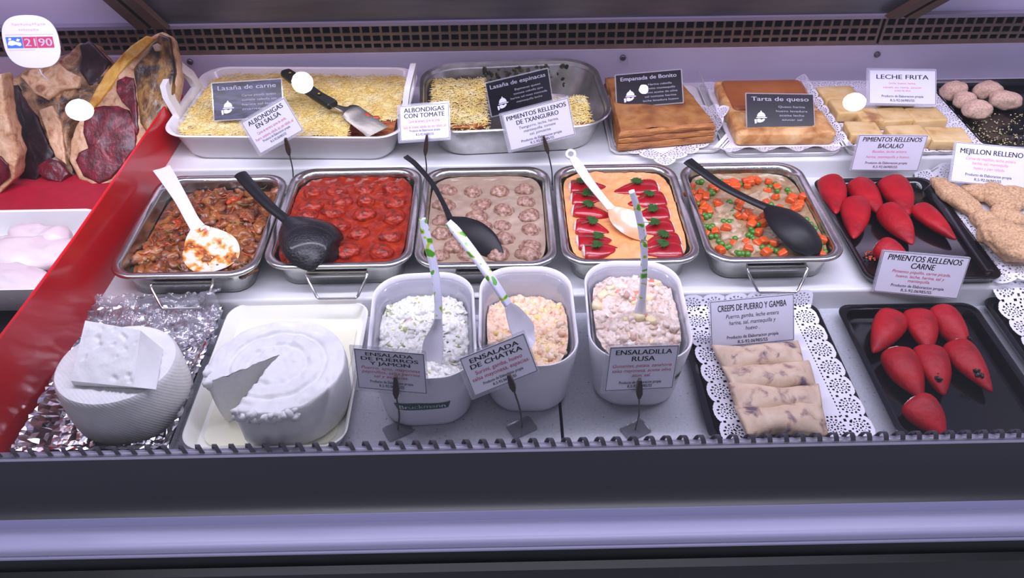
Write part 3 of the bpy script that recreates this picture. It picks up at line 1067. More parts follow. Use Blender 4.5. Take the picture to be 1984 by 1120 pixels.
o = b.build('meat_stew', ['stew', 'stew_red', 'stew_green'], smooth=180)
o.location = (PAN_X[0], PAN_YS[0], H1 + .044)
T(o, 'brown stewed meat heap with orange shreds in a steel pan', 'stew', kind='stuff')


# ------------------------------------------------------------------ piquillo peppers
def pepper_mesh(seed, L=.062, R=.0225, flat=.72, opening=True, bend=.12):
    """along +x: wide open mouth at x=0, tip at x=L"""
    b = B()
    n = 24
    rings = []
    rs = random.Random(seed)
    ph = rs.uniform(0, 6)
    st = [(0.0, .84), (.03, .95), (.10, 1.04), (.24, 1.07), (.40, 1.0), (.54, .88), (.68, .70), (.80, .50), (.90, .32), (.96, .19), (1.0, .05)]
    for t, s in st:
        ring = []
        for k in range(n):
            a = 2 * math.pi * k / n
            wob = 1 + .05 * math.sin(2 * a + ph + t * 2) + .05 * math.sin(3 * a + ph * 2 + 3 * t)
            wr = 1 + .03 * noise.noise(Vector((math.cos(a) * 2.2, math.sin(a) * 2.2, t * 2.6 + seed)))
            wob *= wr
            ring.append((L * t, R * s * wob * math.cos(a) + bend * L * (t * t) * math.sin(ph), R * s * wob * flat * math.sin(a) - R * flat * .15 * t))
        rings.append(ring)
    b.loft(rings, cap0=False, cap1=True)
    f = B()
    rings = []
    for t, s in ((.06, .86), (.01, .80), (-.03, .66), (-.06, .42), (-.07, .05)):
        rings.append([(L * t + .002 * noise.noise(Vector((seed, k * .7, t * 20))), R * s * math.cos(2 * math.pi * k / n) * .97, R * s * flat * math.sin(2 * math.pi * k / n) * .97) for k in range(n)])
    f.loft(rings, True, True)
    return b, f


def pepper(label, p, ang, L, R, group, m='pepper', seed=1, flat=.74, chars=(), tilt=0.0, z=0.0):
    bb, ff = pepper_mesh(seed, L, R, flat)
    o = empty('stuffed_pepper', label, 'pepper', (p.x, p.y, z), group=group)
    o.rotation_euler = (0, tilt, ang)
    body = bb.build('pepper_skin', m, o, smooth=180)
    ff.build('filling', 'filling', o, smooth=180)
    for (t, side, sz) in chars:
        c = B()
        y0 = side * R * .5
        ztop = R * flat * (1.02 if t < .5 else .86 if t < .65 else .66) * .87
        c.blob((L * t, y0, ztop - R * .10 * t), (sz, sz * .8, .0022), amp=sz * .9, fr=180, sub=3, seed=t * 9 + seed)
        c.build('charred_spot', 'char', body, smooth=180)
    return o


def two(p_mouth, p_tip, zs):
    a, c = at(*p_mouth, zs), at(*p_tip, zs)
    d = c - a
    return a, math.atan2(d.y, d.x), d.length


# peppers in orange sauce with parsley on each
Z4 = lambda x, y: (1060 + x / 3.307, 280 + y / 3.307)
PEP = [  # mouth, tip (zoomed picture points), parsley point
    ((118, 262), (345, 270), (213, 236), 'left column, topmost'), ((140, 335), (345, 345), (248, 308), 'left column, second from the top'),
    ((140, 412), (385, 435), (262, 412), 'left column, third from the top'), ((170, 515), (365, 530), (282, 498), 'left column, fourth from the top'),
    ((190, 612), (375, 612), (318, 594), 'left column, fifth from the top'), ((245, 705), (450, 705), (318, 690), 'left column, nearest the rim'),
    ((700, 262), (425, 282), (572, 246), 'right column, topmost'), ((748, 340), (520, 372), (650, 326), 'right column, second from the top'),
    ((775, 430), (570, 440), (668, 408), 'right column, third from the top'), ((800, 520), (600, 540), (680, 500), 'right column, fourth from the top'),
    ((885, 600), (640, 630), (745, 602), 'right column, fifth from the top'), ((865, 695), (640, 710), (748, 684), 'right column, nearest the rim')]


def parsley_mesh(seed):
    b = B()
    rs = random.Random(seed)
    b.tube([(-.014, 0, 0.0005), (-.006, 0, .0012), (0, 0, .0012)], .0006, 5)
    for a0, L in ((-1.0, .010), (-.35, .013), (.35, .013), (1.0, .010), (0, .014)):
        a0 += rs.uniform(-.15, .15)
        out = []
        for k in range(15):
            t = k / 14
            wv = .0042 * math.sin(math.pi * min(1, t * 1.1)) ** .7 * (1 + .45 * math.cos(t * 19))
            out.append((t * L, wv))
        pts = out + [(x, -y) for x, y in reversed(out[1:-1])]
        c, s = math.cos(a0), math.sin(a0)
        rz = rs.uniform(.0005, .0022)
        b.loft([[(x * c - y * s - .002, x * s + y * c, rz + h + .002 * math.sin(x * 150)) for x, y in pts] for h in (0, .0006)])
    return b.build('parsley_leaf', 'parsley', smooth=0, mesh_only=True)


pm = [parsley_mesh(k) for k in range(4)]
for k, (a, c, lf, w_) in enumerate(PEP):
    p, ang, L = two(Z4(*a), Z4(*c), LV + .010)
    p.x = min(max(p.x, PAN_X[3] - PAN_W[3] / 2 + .034), PAN_X[3] + PAN_W[3] / 2 - .034)
    p.y = max(p.y, PAN_YS[3] - PD / 2 + .045)
    pepper(f'red stuffed pepper in orange sauce, {w_}', p, ang, max(L, .062), .0225, 'peppers lying in the orange sauce pan', 'pepper_wet', seed=k + 3, flat=.5, z=LV + .006)
    q = at(*Z4(*lf), LV + .024)
    q.y = max(q.y, p.y - .004)
    o = link('parsley_leaf', pm[k % 4])
    o.location = (q.x, q.y, LV + .0195)
    o.rotation_euler = (random.uniform(-.12, .12), random.uniform(-.12, .12), random.uniform(-.5, .7))
    o.scale = (1.4, 1.45, 1.1)
    T(o, f'green parsley sprig lying on the stuffed pepper of the {w_}', 'parsley', 'parsley sprigs on the peppers in orange sauce')

# veal, peas and carrots
for k, (x, y, rx, ry, lab) in enumerate(((1130, 500, .035, .022, 'veal slice at the near end of the broth, between two groups of peas'), (1190, 560, .030, .026, 'broad veal slice behind the near carrots, middle of the broth'),
                                         (1270, 660, .034, .02, 'veal slice nearest the front rim of the broth pan'),
                                         (1350, 350, .045, .02, 'veal slice at the far end of the broth, under the ladle handle'), (1150, 430, .03, .02, 'veal slice beside the left wall of the broth pan'))):
    p = at(*Z4(x, y), LV)
    b = B()
    b.blob((0, 0, 0), (rx, ry, .009), amp=.008, fr=70, sub=4, seed=k * 2.2)
    o = b.build('veal_slice', 'veal', smooth=180)
    o.location = (p.x, p.y, LV - .004)
    o.rotation_euler = (0, 0, .4 * k - .5)
    T(o, lab, 'meat', 'veal slices in the broth pan')

CAR = [(920, 262), (935, 310), (905, 320), (975, 335), (960, 345), (1000, 385), (1010, 410), (1040, 420), (1090, 365), (1100, 380), (1018, 330), (985, 300),
       (1060, 280), (1085, 285), (1150, 245), (1195, 240), (1165, 260), (1205, 275), (1270, 235), (1285, 262), (1335, 225), (1350, 235), (1300, 240), (1420, 235), (1475, 272), (1410, 295), (1465, 330), (1405, 365), (1575, 335), (1560, 350), (1600, 400), (1620, 385), (1585, 410), (1490, 402),
       (1230, 410), (1225, 450), (1270, 455), (1290, 440), (1320, 480), (1390, 460), (1380, 500), (1310, 515), (1355, 558), (1145, 540), (1080, 552), (1018, 575),
       (1195, 632), (1110, 670), (1285, 672), (1340, 630), (1385, 622), (1455, 630), (1405, 688), (1740, 590), (1765, 610), (1755, 692), (1275, 625), (965, 440), (975, 480), (1235, 368), (1510, 700), (1640, 330)]
PEAS = [(905, 290), (930, 295), (940, 300), (990, 240), (970, 235), (1050, 300), (1065, 310), (1040, 310), (968, 376), (950, 402), (1005, 452), (1040, 455), (1020, 465),
        (1170, 365), (1188, 430), (1195, 440), (1005, 520), (1030, 520), (1060, 520), (1010, 540), (1045, 535), (1130, 495), (1165, 495), (1180, 490), (1050, 590), (1085, 585),
        (1100, 615), (1120, 630), (1165, 650), (1150, 655), (1215, 690), (1250, 695), (1230, 700), (1285, 700), (1300, 520), (1305, 540), (1320, 560), (1290, 580), (1310, 585), (1320, 605), (1205, 600),
        (1380, 655), (1420, 660), (1440, 670), (1470, 680), (1490, 690), (1435, 380), (1475, 295), (1350, 515), (1430, 268), (1465, 245), (1540, 285), (1555, 305), (1660, 480), (1650, 500), (1750, 630), (1755, 660), (1240, 250), (1780, 690), (1690, 510), (1715, 540), (1120, 230), (890, 255)]
cm = []
for k in range(5):
    b = B()
    rs = random.Random(k)
    b.blob((0, 0, 0), (.0062 * rs.uniform(.9, 1.15), .0058, .0052), amp=.0012, fr=150, sub=3, seed=k, power=.45)
    cm.append(b.build('carrot_dice', 'carrot', smooth=50, mesh_only=True))
b = B()
b.blob((0, 0, 0), (.0050, .0050, .0047), amp=.0005, fr=200, sub=3)
pea_me = b.build('pea', 'pea', smooth=180, mesh_only=True)
for k, (x, y) in enumerate(CAR):
    p = at(*Z4(x, y), LV + .003)
    o = link('carrot_dice', cm[k % 5])
    o.location = (p.x, p.y, LV + random.uniform(.0005, .005))
    s = random.uniform(1.0, 1.38)
    o.scale = (s * 1.1, s, s)
    o.rotation_euler = (random.uniform(-.5, .5), random.uniform(-.5, .5), random.uniform(0, 3))
    T(o, 'small orange carrot dice lying in the veal broth among green peas', 'carrot', 'carrot dice in the broth pan')
for k, (x, y) in enumerate(PEAS):
    p = at(*Z4(x, y), LV + .002)
    o = link('pea', pea_me)
    o.location = (p.x, p.y, LV + random.uniform(-.0005, .003))
    s = random.uniform(1.0, 1.25)
    o.scale = (s, s, s)
    T(o, 'round green pea floating in the veal broth among carrot dice', 'pea', 'peas in the broth pan')


# ------------------------------------------------------------------ spoons
def spoon_part(st, nseg=7, K=9, prof='arc'):
    """st: (Vector, halfwidth, sag, thickness, roll) stations -> shell loft"""
    rows = catmull([(*s[0], *s[1:]) for s in st], nseg)
    b = B()
    rings = []
    for i, r in enumerate(rows):
        a = np.array(rows[max(0, i - 1)][:3])
        c = np.array(rows[min(len(rows) - 1, i + 1)][:3])
        t = Vector(c - a).normalized()
        s = t.cross(Vector((0, 0, 1)))
        if s.length < .2:
            s = t.cross(Vector((0, 1, 0)))
        s.normalize()
        s = Matrix.Rotation(r[6], 3, t) @ s
        u = s.cross(t)
        hw, sag, th = max(.0004, r[3]), r[4], max(.0008, r[5])
        top, bot = [], []
        for k in range(K):
            q = -1 + 2 * k / (K - 1)
            h = sag * (q * q - 1)
            e = .35 if abs(q) > .99 else 1
            top.append(Vector(r[:3]) + s * q * hw + u * (h + th / 2 * e))
            bot.append(Vector(r[:3]) + s * q * hw + u * (h - th / 2 * e))
        rings.append(top + bot[::-1])
    b.loft(rings)
    return b


def spoon(name, label, cat, hst, bst, hm, bm_, group=None, hole=None):
    p0 = bst[len(bst) // 2][0]
    o = empty(name, label, cat, p0, group=group)
    loc = lambda st: [(s[0] - p0, *s[1:]) for s in st]
    spoon_part(loc(hst)).build('handle', hm, o, smooth=60)
    bo = spoon_part(loc(bst)).build('bowl', bm_, o, smooth=70)
    if hole:
        c, r1, r2, tdir = hole
        b = B()
        b.tube([c - p0 + Vector((r1 * math.cos(a), r1 * math.sin(a) * .75, r1 * math.sin(a) * .6)) for a in [k * math.pi / 8 for k in range(16)]], r2, 8, closed=True)
        b.build('hanging_loop', hm, o, smooth=180)
    return o


def st(px, py, z, hw, sag, th, roll=0.0):
    return (at(px, py, z), hw, sag, th, roll)


def sy(px, py, y, hw, sag, th, roll=0.0):
    return (aty(px, py, y), hw, sag, th, roll)


spoon('serving_spoon', 'large white spoon with sauce-stained bowl lying in the brown meat stew', 'spoon',
      [st(313, 326, .150, .0165, .002, .004), st(330, 352, .144, .0145, .003, .0045), st(352, 388, .136, .012, .003, .005), st(372, 425, .128, .0115, .004, .005), st(383, 441, .124, .013, .005, .004)],
      [st(383, 441, .124, .013, .005, .004), st(391, 456, .120, .030, .008, .003), st(403, 475, .114, .0455, .012, .003), st(411, 492, .108, .048, .012, .003), st(418, 508, .101, .042, .008, .003), st(422, 518, .097, .030, .005, .003), st(424, 523, .095, .012, .002, .003)],
      'white_plastic', 'smear')
spoon('serving_spoon', 'large black spoon lying face down on the tomato meatballs', 'spoon',
      [st(466, 338, .150, .0125, -.003, .006), st(490, 366, .143, .012, -.005, .005), st(525, 402, .134, .0105, -.005, .005), st(553, 424, .128, .010, -.004, .006), st(562, 431, .127, .016, -.005, .005)],
      [st(558, 427, .127, .012, -.005, .005), st(572, 437, .127, .034, -.010, .003), st(592, 455, .124, .052, -.020, .003), st(609, 474, .117, .056, -.024, .003), st(624, 492, .107, .050, -.020, .003), st(636, 503, .099, .034, -.010, .003), st(641, 509, .095, .012, -.001, .003)],
      'black_plastic', 'wet_black')
spoon('serving_ladle', 'thin black ladle standing edge-on in the beige meatball pan', 'ladle',
      [st(786, 303, .150, .006, .001, .005), st(805, 318, .144, .0055, .001, .005), st(835, 352, .134, .005, .001, .005), st(858, 392, .122, .0045, .001, .005), st(872, 424, .112, .006, .001, .005)],
      [st(872, 424, .112, .006, .001, .005, .5), st(890, 437, .112, .019, -.004, .003, .7), st(915, 455, .110, .028, -.006, .003, .8), st(940, 471, .107, .026, -.006, .003, .8), st(958, 482, .105, .017, -.004, .003, .7), st(974, 491, .103, .003, 0, .003, .6)],
      'black_plastic', 'black_plastic')
h = at(1106, 299, .150)
spoon('serving_spoon', 'white spoon with hole in its handle end, dipped in the orange sauce', 'spoon',
      [st(1110, 305, .147, .0075, .001, .004), st(1120, 320, .143, .0105, .001, .004), st(1140, 350, .134, .0095, .001, .004), st(1170, 388, .122, .008, .002, .005), st(1184, 404, .117, .009, .003, .004)],
      [st(1184, 404, .117, .009, .003, .004), st(1194, 412, .114, .021, .006, .003), st(1210, 424, .110, .031, .008, .003), st(1232, 440, .104, .032, .008, .003), st(1252, 455, .098, .022, .005, .003), st(1266, 466, .094, .006, .001, .003)],
      'white_plastic', 'orange_smear', hole=(h, .0085, .0034, None))
spoon('serving_spoon', 'black spoon lying face down in the peas and carrots', 'spoon',
      [st(1333, 312, .150, .0125, -.002, .005), st(1362, 334, .144, .011, -.003, .005), st(1402, 362, .135, .010, -.003, .005), st(1450, 387, .127, .009, -.003, .005), st(1488, 404, .122, .010, -.004, .005)],
      [st(1486, 403, .122, .010, -.004, .005), st(1500, 412, .122, .024, -.010, .003), st(1520, 427, .121, .036, -.017, .003), st(1545, 452, .116, .039, -.020, .003), st(1565, 476, .106, .033, -.014, .003), st(1578, 496, .097, .014, -.003, .003)],
      'black_plastic', 'black_plastic')
GS = 'leaf-print spoons standing in the salad tubs'
spoon('salad_spoon', 'white spoon with green leaf print standing in the leek salad', 'spoon',
      [sy(818, 424, .168, .0052, 0, .007), sy(826, 458, .160, .0068, 0, .008), sy(841, 520, .142, .0064, 0, .008), sy(849, 580, .118, .006, 0, .008), sy(849, 618, .100, .006, 0, .008)],
      [sy(849, 618, .100, .006, 0, .008), sy(846, 640, .090, .010, .004, .004), sy(840, 668, .078, .017, .006, .003), sy(836, 700, .068, .016, .006, .003), sy(836, 722, .064, .006, .002, .003)],
      'leafy', 'white_plastic', GS)
spoon('salad_spoon', 'white spoon with green leaf print lying across the half-empty crab salad tub', 'spoon',
      [sy(868, 430, .172, .0062, 0, .006), sy(884, 448, .165, .0082, 0, .007), sy(915, 488, .148, .0082, 0, .007), sy(950, 537, .126, .0075, 0, .007), sy(984, 590, .106, .007, 0, .007)],
      [sy(984, 590, .106, .007, 0, .007), sy(993, 606, .102, .016, .004, .004), sy(1006, 628, .096, .0225, .007, .003), sy(1022, 652, .088, .022, .007, .003), sy(1034, 668, .084, .008, .002, .003)],
      'leafy', 'white_plastic', GS)
spoon('salad_spoon', 'white spoon seen edge-on, stuck upright in the pink salad', 'spoon',
      [sy(1224, 371, .170, .0042, 0, .008), sy(1234, 402, .170, .0058, 0, .009), sy(1246, 460, .167, .0056, 0, .010), sy(1248, 520, .160, .0052, 0, .010), sy(1244, 580, .152, .006, 0, .008)],
      [sy(1244, 580, .152, .006, 0, .008), sy(1241, 600, .149, .009, .004, .004), sy(1239, 618, .146, .010, .005, .003), sy(1238, 634, .144, .007, .003, .003)],
      'leafy', 'white_plastic', GS)


# ------------------------------------------------------------------ salad tubs
def tub(label, cx, cy, w, d, h, rz, brand):
    o = empty('salad_tub', label, 'tub', (cx, cy, 0), rz, group='white salad tubs at the front')
    r = .058
    prof = [(w - .050, d - .050, r - .018, .001), (w - .036, d - .036, r - .012, .004), (w - .030, d - .030, r - .010, .012), (w - .006, d - .006, r - .002, h - .010),
            (w - .004, d - .004, r, h - .003), (w - .006, d - .006, r - .001, h), (w - .011, d - .011, r - .003, h - .001), (w - .014, d - .014, r - .004, h - .010),
            (w - .040, d - .040, r - .012, .012), (w - .055, d - .055, r - .02, .005)]
    body = vessel(prof, 10).build('tub_wall', 'ceramic', o, smooth=60)
    return o


def liner(label, cx, cy, w, d, rz, z0, z1):
    o = None
    r = .050
    prof = [(w - .014, d - .014, r - .006, z0), (w, d, r, z1), (w + .003, d + .003, r + .001, z1 + .0015), (w + .002, d + .002, r, z1 + .002), (w - .002, d - .002, r - .001, z1), (w - .016, d - .016, r - .007, z0 + .001)]
    b = B()
    b.loft([rr(a, c, q, z, 10) for a, c, q, z in prof], False, False)
    o = b.build('plastic_liner', 'liner', smooth=60)
    o.location = (cx, cy, 0)
    o.rotation_euler = (0, 0, rz)
    T(o, label, 'liner', 'clear liners inside the salad tubs')
    return o


TUBS = ((-.131, .135, .170, .244, .128, math.radians(3), 'leek salad'), (.033, .155, .158, .236, .125, 0.0, 'crab salad'), (.208, .164, .165, .238, .125, math.radians(-2), 'pink salad'))
TL = ('white tub of creamy leek salad, nearest the cheese wheels', 'white tub holding half-eaten orange crab salad', 'white tub heaped with pink potato salad, nearest the crepes')
for (cx, cy, w, d, h, rz, nm), lb in zip(TUBS, TL):
    o = tub(lb, cx, cy, w, d, h, rz, None)
    liner('translucent plastic liner inside the tub of ' + nm, cx, cy, w - .022, d - .022, rz, .085 if nm != 'crab salad' else .05, h - .012)
    if nm in ('leek salad', 'pink salad'):
        # dark green swoosh with the maker's lettering, wrapped round the tub wall
        b, bb = B(), B()
        bw, bh = .086, .0150
        zc, sx = (.060, -.004) if nm == 'leek salad' else (.066, .030)

        def wrap(sv, z, e):
            hw, hd, r = w / 2 - .015 + .113 * (z - .012) + .0006 + e, d / 2 - .015 + .113 * (z - .012) + .0006 + e, .052
            f = hw - r
            sg, t = (1 if sv >= 0 else -1), abs(sv)
            if t <= f:
                return (sv, -hd, z)
            a = (t - f) / r
            return (sg * (f + r * math.sin(a)), -hd + r * (1 - math.cos(a)), z)
        NS = 28
        for k in range(NS):
            q = []
            for t, up in ((k / NS, 0), ((k + 1) / NS, 0), ((k + 1) / NS, 1), (k / NS, 1)):
                x = -bw / 2 + bw * t + (0 if up else .004 * (1 - 2 * t))
                zz = (bh * .5 + .0015 * math.sin(2 * math.pi * t)) if up else (-bh * .5 - .002 * math.sin(math.pi * t))
                q.append(wrap(sx + x, zc + zz, 0))
            b.add(q, [(0, 1, 2, 3)])
        lines_to(bb, [('Bruckmann', 0, -.0040, .070, .0095, .02, .0)], 0)
        bb.v = [wrap(sx + x, zc + y, .0007) for x, y, _ in bb.v]
        parts = ((b, 'brand_swoosh', 'green_ink'), (bb, 'brand_lettering', 'white_ink'))
        for q, n_, m_ in parts:
            q.build(n_, m_, o, smooth=0)


def salad(name, label, cx, cy, w, d, rz, hf, mats, n, sizes, weights, seed, kinds):
    b = B()

    def dom(u, v):
        x, y = (u - .5) * 2, (v - .5) * 2
        k = max(abs(x), abs(y))
        if k > 1e-6:
            p = (abs(x) ** 3.2 + abs(y) ** 3.2) ** (1 / 3.2)
            x, y = x / p * k, y / p * k
        return x * w / 2, y * d / 2

    def fn(u, v):
        x, y = dom(u, v)
        return (x, y, hf(x, y) + .006 * nz(x, y, seed, 50) + .004 * nz(x, y, seed + 3, 115) + .0022 * nz(x, y, seed + 6, 260) + .002)
    b.grid(110, 140, fn)
    rs = random.Random(seed)
    for k in range(n):
        x, y = dom(rs.uniform(.03, .97), rs.uniform(.03, .97))
        mi = rs.choices(range(len(mats)), weights)[0]
        r = rs.uniform(*sizes[mi])
        z = hf(x, y) + .006 * nz(x, y, seed, 50) + .003 * nz(x, y, seed + 3, 115) + rs.uniform(-.5, .45) * r
        R = Euler((rs.uniform(-.7, .7), rs.uniform(-.7, .7), rs.uniform(0, 3))).to_matrix()
        kd = kinds[mi]
        if kd == 'c':
            b.blob((x, y, z), (r * 1.2, r, r * .8), R, amp=r * .25, fr=120, sub=2, seed=k * .7, mi=mi, power=.5)
        elif kd == 'f':
            b.blob((x, y, z), (r * 1.5, r * .8, r * .22), R, amp=r * .3, fr=90, sub=2, seed=k * .7, mi=mi)
        else:
            b.blob((x, y, z), (r * 1.1, r, r * .8), R, amp=r * .5, fr=110, sub=2, seed=k * .7, mi=mi)
    o = b.build(name, mats, smooth=60)
    o.location = (cx, cy, 0)
    o.rotation_euler = (0, 0, rz)
    T(o, label, 'salad', kind='stuff')


cx, cy, w, d, h, rz, _ = TUBS[0]
salad('leek_salad', 'creamy white leek salad with green bits filling a tub', cx, cy, w - .030, d - .032, rz, lambda x, y: .098 + .012 * (1 - (x / .07) ** 2) - .02 * max(0, (-y - .02) / .1) * .5 - .025 * max(0, (y - .05) / .06),
      ['sal_white', 'sal_green', 'sal_dark', 'sal_pinky', 'sal_yellow', 'sal_white'], 560, [(.003, .007), (.003, .006), (.001, .0026), (.003, .006), (.002, .0035), (.004, .008)], [5, 2.6, 3.2, .9, .5, 7], 3, 'bffffb'[:0] + 'bfffcf')
cx, cy, w, d, h, rz, _ = TUBS[1]
salad('crab_salad', 'coarse orange crab salad scooped low at the back of its tub', cx, cy, w - .030, d - .032, rz, lambda x, y: .096 - .030 * max(0, min(1, (y + .01) / .09)) + .012 * (abs(x) / .06) ** 2 * (1 if y < .06 else .3),
      ['crab', 'crab_red', 'crab_egg', 'crab'], 520, [(.003, .007), (.0018, .0035), (.002, .005), (.002, .004)], [6, 1.4, 5, 4], 5, 'bbcb')
cx, cy, w, d, h, rz, _ = TUBS[2]
salad('potato_salad', 'pinkish potato salad with carrot and peas heaped in a tub', cx, cy, w - .030, d - .032, rz, lambda x, y: .106 + .016 * (1 - (x / .07) ** 2) * (1 - .5 * (y / .11) ** 2) - .02 * max(0, (y - .06) / .05),
      ['russian', 'carrot_soft', 'pea', 'potato', 'tuna', 'sal_white'], 270, [(.004, .008), (.003, .006), (.0028, .004), (.004, .008), (.002, .006), (.003, .006)], [9, .7, .22, 1.0, 3.5, 1.0], 8, 'bcbcbf')


# ------------------------------------------------------------------ doilies: real holes, scalloped edge
def doily(label, corners_fn, w, d, zf, cell=.0011, p=.040, loc=(0, 0), rz=0.0, name='paper_doily'):
    nx, ny = int(w / cell), int(d / cell)
    xs = (np.arange(nx) + .5) * cell - w / 2
    ys = (np.arange(ny) + .5) * cell - d / 2
    X, Y = np.meshgrid(xs, ys)
    dx, dy = w / 2 - np.abs(X), d / 2 - np.abs(Y)
    bb = np.minimum(dx, dy)
    s = np.where(dx < dy, Y, X)
    L = np.where(dx < dy, d, w)
    npd = np.maximum(1, np.round(L / p))
    ph = (s / L + .5) * npd
    pl = L / npd
    ls = (ph - np.floor(ph) - .5) * pl
    keep = bb > .0095 * (1 - np.sqrt(np.clip(1 - (2 * ls / pl) ** 2, 0, 1)))
    lb = bb - .0215
    r = np.hypot(ls, lb)
    th = np.arctan2(lb, ls)
    hole = ((r > .0030) & (r < .0062) & (np.sin(6 * th) > -.1)) | ((r > .0084) & (r < .0108) & (np.sin(14 * th) > .1)) | ((r > .0126) & (r < .0162) & (np.sin(13 * th) > .05) & (bb > .0045))
    hole |= ((bb > .0400) & (bb < .0425) & (np.sin(ph * 2 * np.pi * 6) > .1))
    corner = (np.abs(np.abs(ls) - pl / 2) < .0022) & ((np.abs(bb - .012) < .002) | (np.abs(bb - .0335) < .0024))
    keep &= ~(hole | corner)
    idx = -np.ones((ny + 1, nx + 1), int)
    jj, ii = np.nonzero(keep)
    for a, c in ((0, 0), (0, 1), (1, 1), (1, 0)):
        idx[jj + a, ii + c] = 1
    vj, vi = np.nonzero(idx > 0)
    idx[vj, vi] = np.arange(len(vj))
    c, sn = math.cos(rz), math.sin(rz)
    vs = []
    for j, i in zip(vj, vi):
        x, y = i * cell - w / 2, j * cell - d / 2
        wx, wy = loc[0] + c * x - sn * y, loc[1] + sn * x + c * y
        vs.append(zf(wx, wy))
    fs = list(zip(idx[jj, ii].tolist(), idx[jj, ii + 1].tolist(), idx[jj + 1, ii + 1].tolist(), idx[jj + 1, ii].tolist()))
    b = B()
    b.v, b.f, b.m = vs, fs, [0] * len(fs)
    o = b.build(name, 'doily', smooth=180)
    return T(o, label, 'doily')


def slab(b, x0, x1, y0, y1, z0, z1, r=.006, mi=0, amp=0.0, seed=0.0, cr=.008, fr=40):
    w, d, cx, cy = x1 - x0, y1 - y0, (x0 + x1) / 2, (y0 + y1) / 2
    rings = []
    for e, z in ((r * .5, z0), (0, z0 + r * .5), (0, z1 - r), (r * .3, z1 - r * .3), (r, z1)):
        rings.append([(x + amp * nz(x, y, z * 90 + seed, fr), y + amp * nz(y, x, z * 90 + seed + 4, fr), z) for x, y, _ in rr(w - 2 * e, d - 2 * e, cr, 0, 4, cx, cy)])
    # top closes in rings so that it can undulate
    for k in (.85, .6, .35, .12):
        rings.append([(cx + (x - cx) * k, cy + (y - cy) * k, z1 + amp * 1.2 * nz(x * k, y * k, seed, fr)) for x, y, _ in rr(w - 2 * r, d - 2 * r, cr, 0, 4, cx, cy)])
    return b.loft(rings, mi=mi)


def tray(name, label, cat, x0, x1, y0, y1, z0, h, m, r=.025, lip=.012, wall=.006, group=None, slope=.012):
    w, d = x1 - x0, y1 - y0
    prof = [(w - 2 * slope - .004, d - 2 * slope - .004, r * .7, 0), (w - 2 * slope, d - 2 * slope, r * .7, .002), (w - .001, d - .001, r, h - .003), (w, d, r, h - .001), (w - .004, d - .004, r, h),
            (w - 2 * lip, d - 2 * lip, r * .8, h - .002), (w - 2 * lip - 2 * slope * .6, d - 2 * lip - 2 * slope * .6, r * .6, wall), (w * .5, d * .5, r * .4, wall - .0005)]
    o = vessel(prof, 8).build(name, m, smooth=50)
    o.location = ((x0 + x1) / 2, (y0 + y1) / 2, z0)
    return T(o, label, cat, group)


# ------------------------------------------------------------------ enamel lasagne dish
o = empty('oven_dish', 'white enamel oven dish with cut-out handles holding the meat lasagne', 'dish', (-.447, .806, H2), math.radians(-2.5))
w, d, h = .500, .318, .073
prof = [(w - .090, d - .075, .035, .0005), (w - .074, d - .060, .04, .004), (w - .030, d - .022, .05, h - .012), (w - .004, d - .003, .055, h - .005), (w, d, .056, h - .002), (w - .004, d - .004, .055, h),
        (w - .020, d - .018, .05, h - .003), (w - .060, d - .048, .042, .012), (w - .080, d - .065, .035, .006)]
body = vessel(prof, 10).build('dish_wall', 'enamel', o, smooth=60)
for s in (-1, 1):
    b = B()
    xo = s * (w / 2 - .006)
    out = [(-.062, 0), (-.050, .050), (.040, .062), (.060, .054), (.078, 0)]
    outer = [(-.072, -.004), (-.074, .040), (-.062, .058), (.022, .068), (.040, .064), (.070, .030), (.076, -.004)]
    inner = [(-.046, .006), (-.048, .026), (-.042, .038), (.016, .048), (.026, .046), (.046, .024), (.048, .006)]
    P = lambda y, z, t: (xo + s * (.22 * z + t), y, h - .004 + z * 1.12)
    rings = []
    ring_o0 = [P(y, z, -.008) for y, z in outer]
    ring_o1 = [P(y, z, .004) for y, z in outer]
    ring_i1 = [P(y, z, .004) for y, z in inner]
    ring_i0 = [P(y, z, -.008) for y, z in inner]
    b.loft([ring_o0, ring_o1, ring_i1, ring_i0, ring_o0], False, False)
    b.build('handle', 'enamel', o, smooth=40)

lz = empty('lasagne', 'large meat lasagne topped with grated cheese, cut at one front corner', 'lasagne', (-.447, .806, H2 + .007), math.radians(-2.5))
wl, dl, hl = w - .082, d - .066, .052
cutx, cuty = .132, -.072
outl = [p[:2] for p in rr(wl + .03, dl + .025, .045, 0, 8)]
outl = [(x, y) for x, y in outl if not (x > cutx and y < cuty)]
k0 = max(range(len(outl)), key=lambda k: (outl[k][0] > cutx, -outl[k][1] if outl[k][0] > cutx else -9))
# rebuild the outline in order with the notch corner
pts = []
full = [p[:2] for p in rr(wl + .03, dl + .025, .045, 0, 8)]
for i, (x, y) in enumerate(full):
    if not (x > cutx and y < cuty):
        pts.append((x, y))
pts = sorted(pts, key=lambda p: math.atan2(p[1] - .01, p[0]))
ang = math.atan2(cuty - .01, cutx)
pts = [p for p in pts if math.atan2(p[1] - .01, p[0]) < ang] + [(cutx, -dl / 2 - .0125), (cutx, cuty), ((wl + .03) / 2, cuty)] + [p for p in pts if math.atan2(p[1] - .01, p[0]) >= ang]
pts = [p for i, p in enumerate(pts) if i == 0 or (Vector(p) - Vector(pts[i - 1])).length > 1e-4]


def scl(k):
    return [(x * k[0], y * k[1]) for x, y in pts]


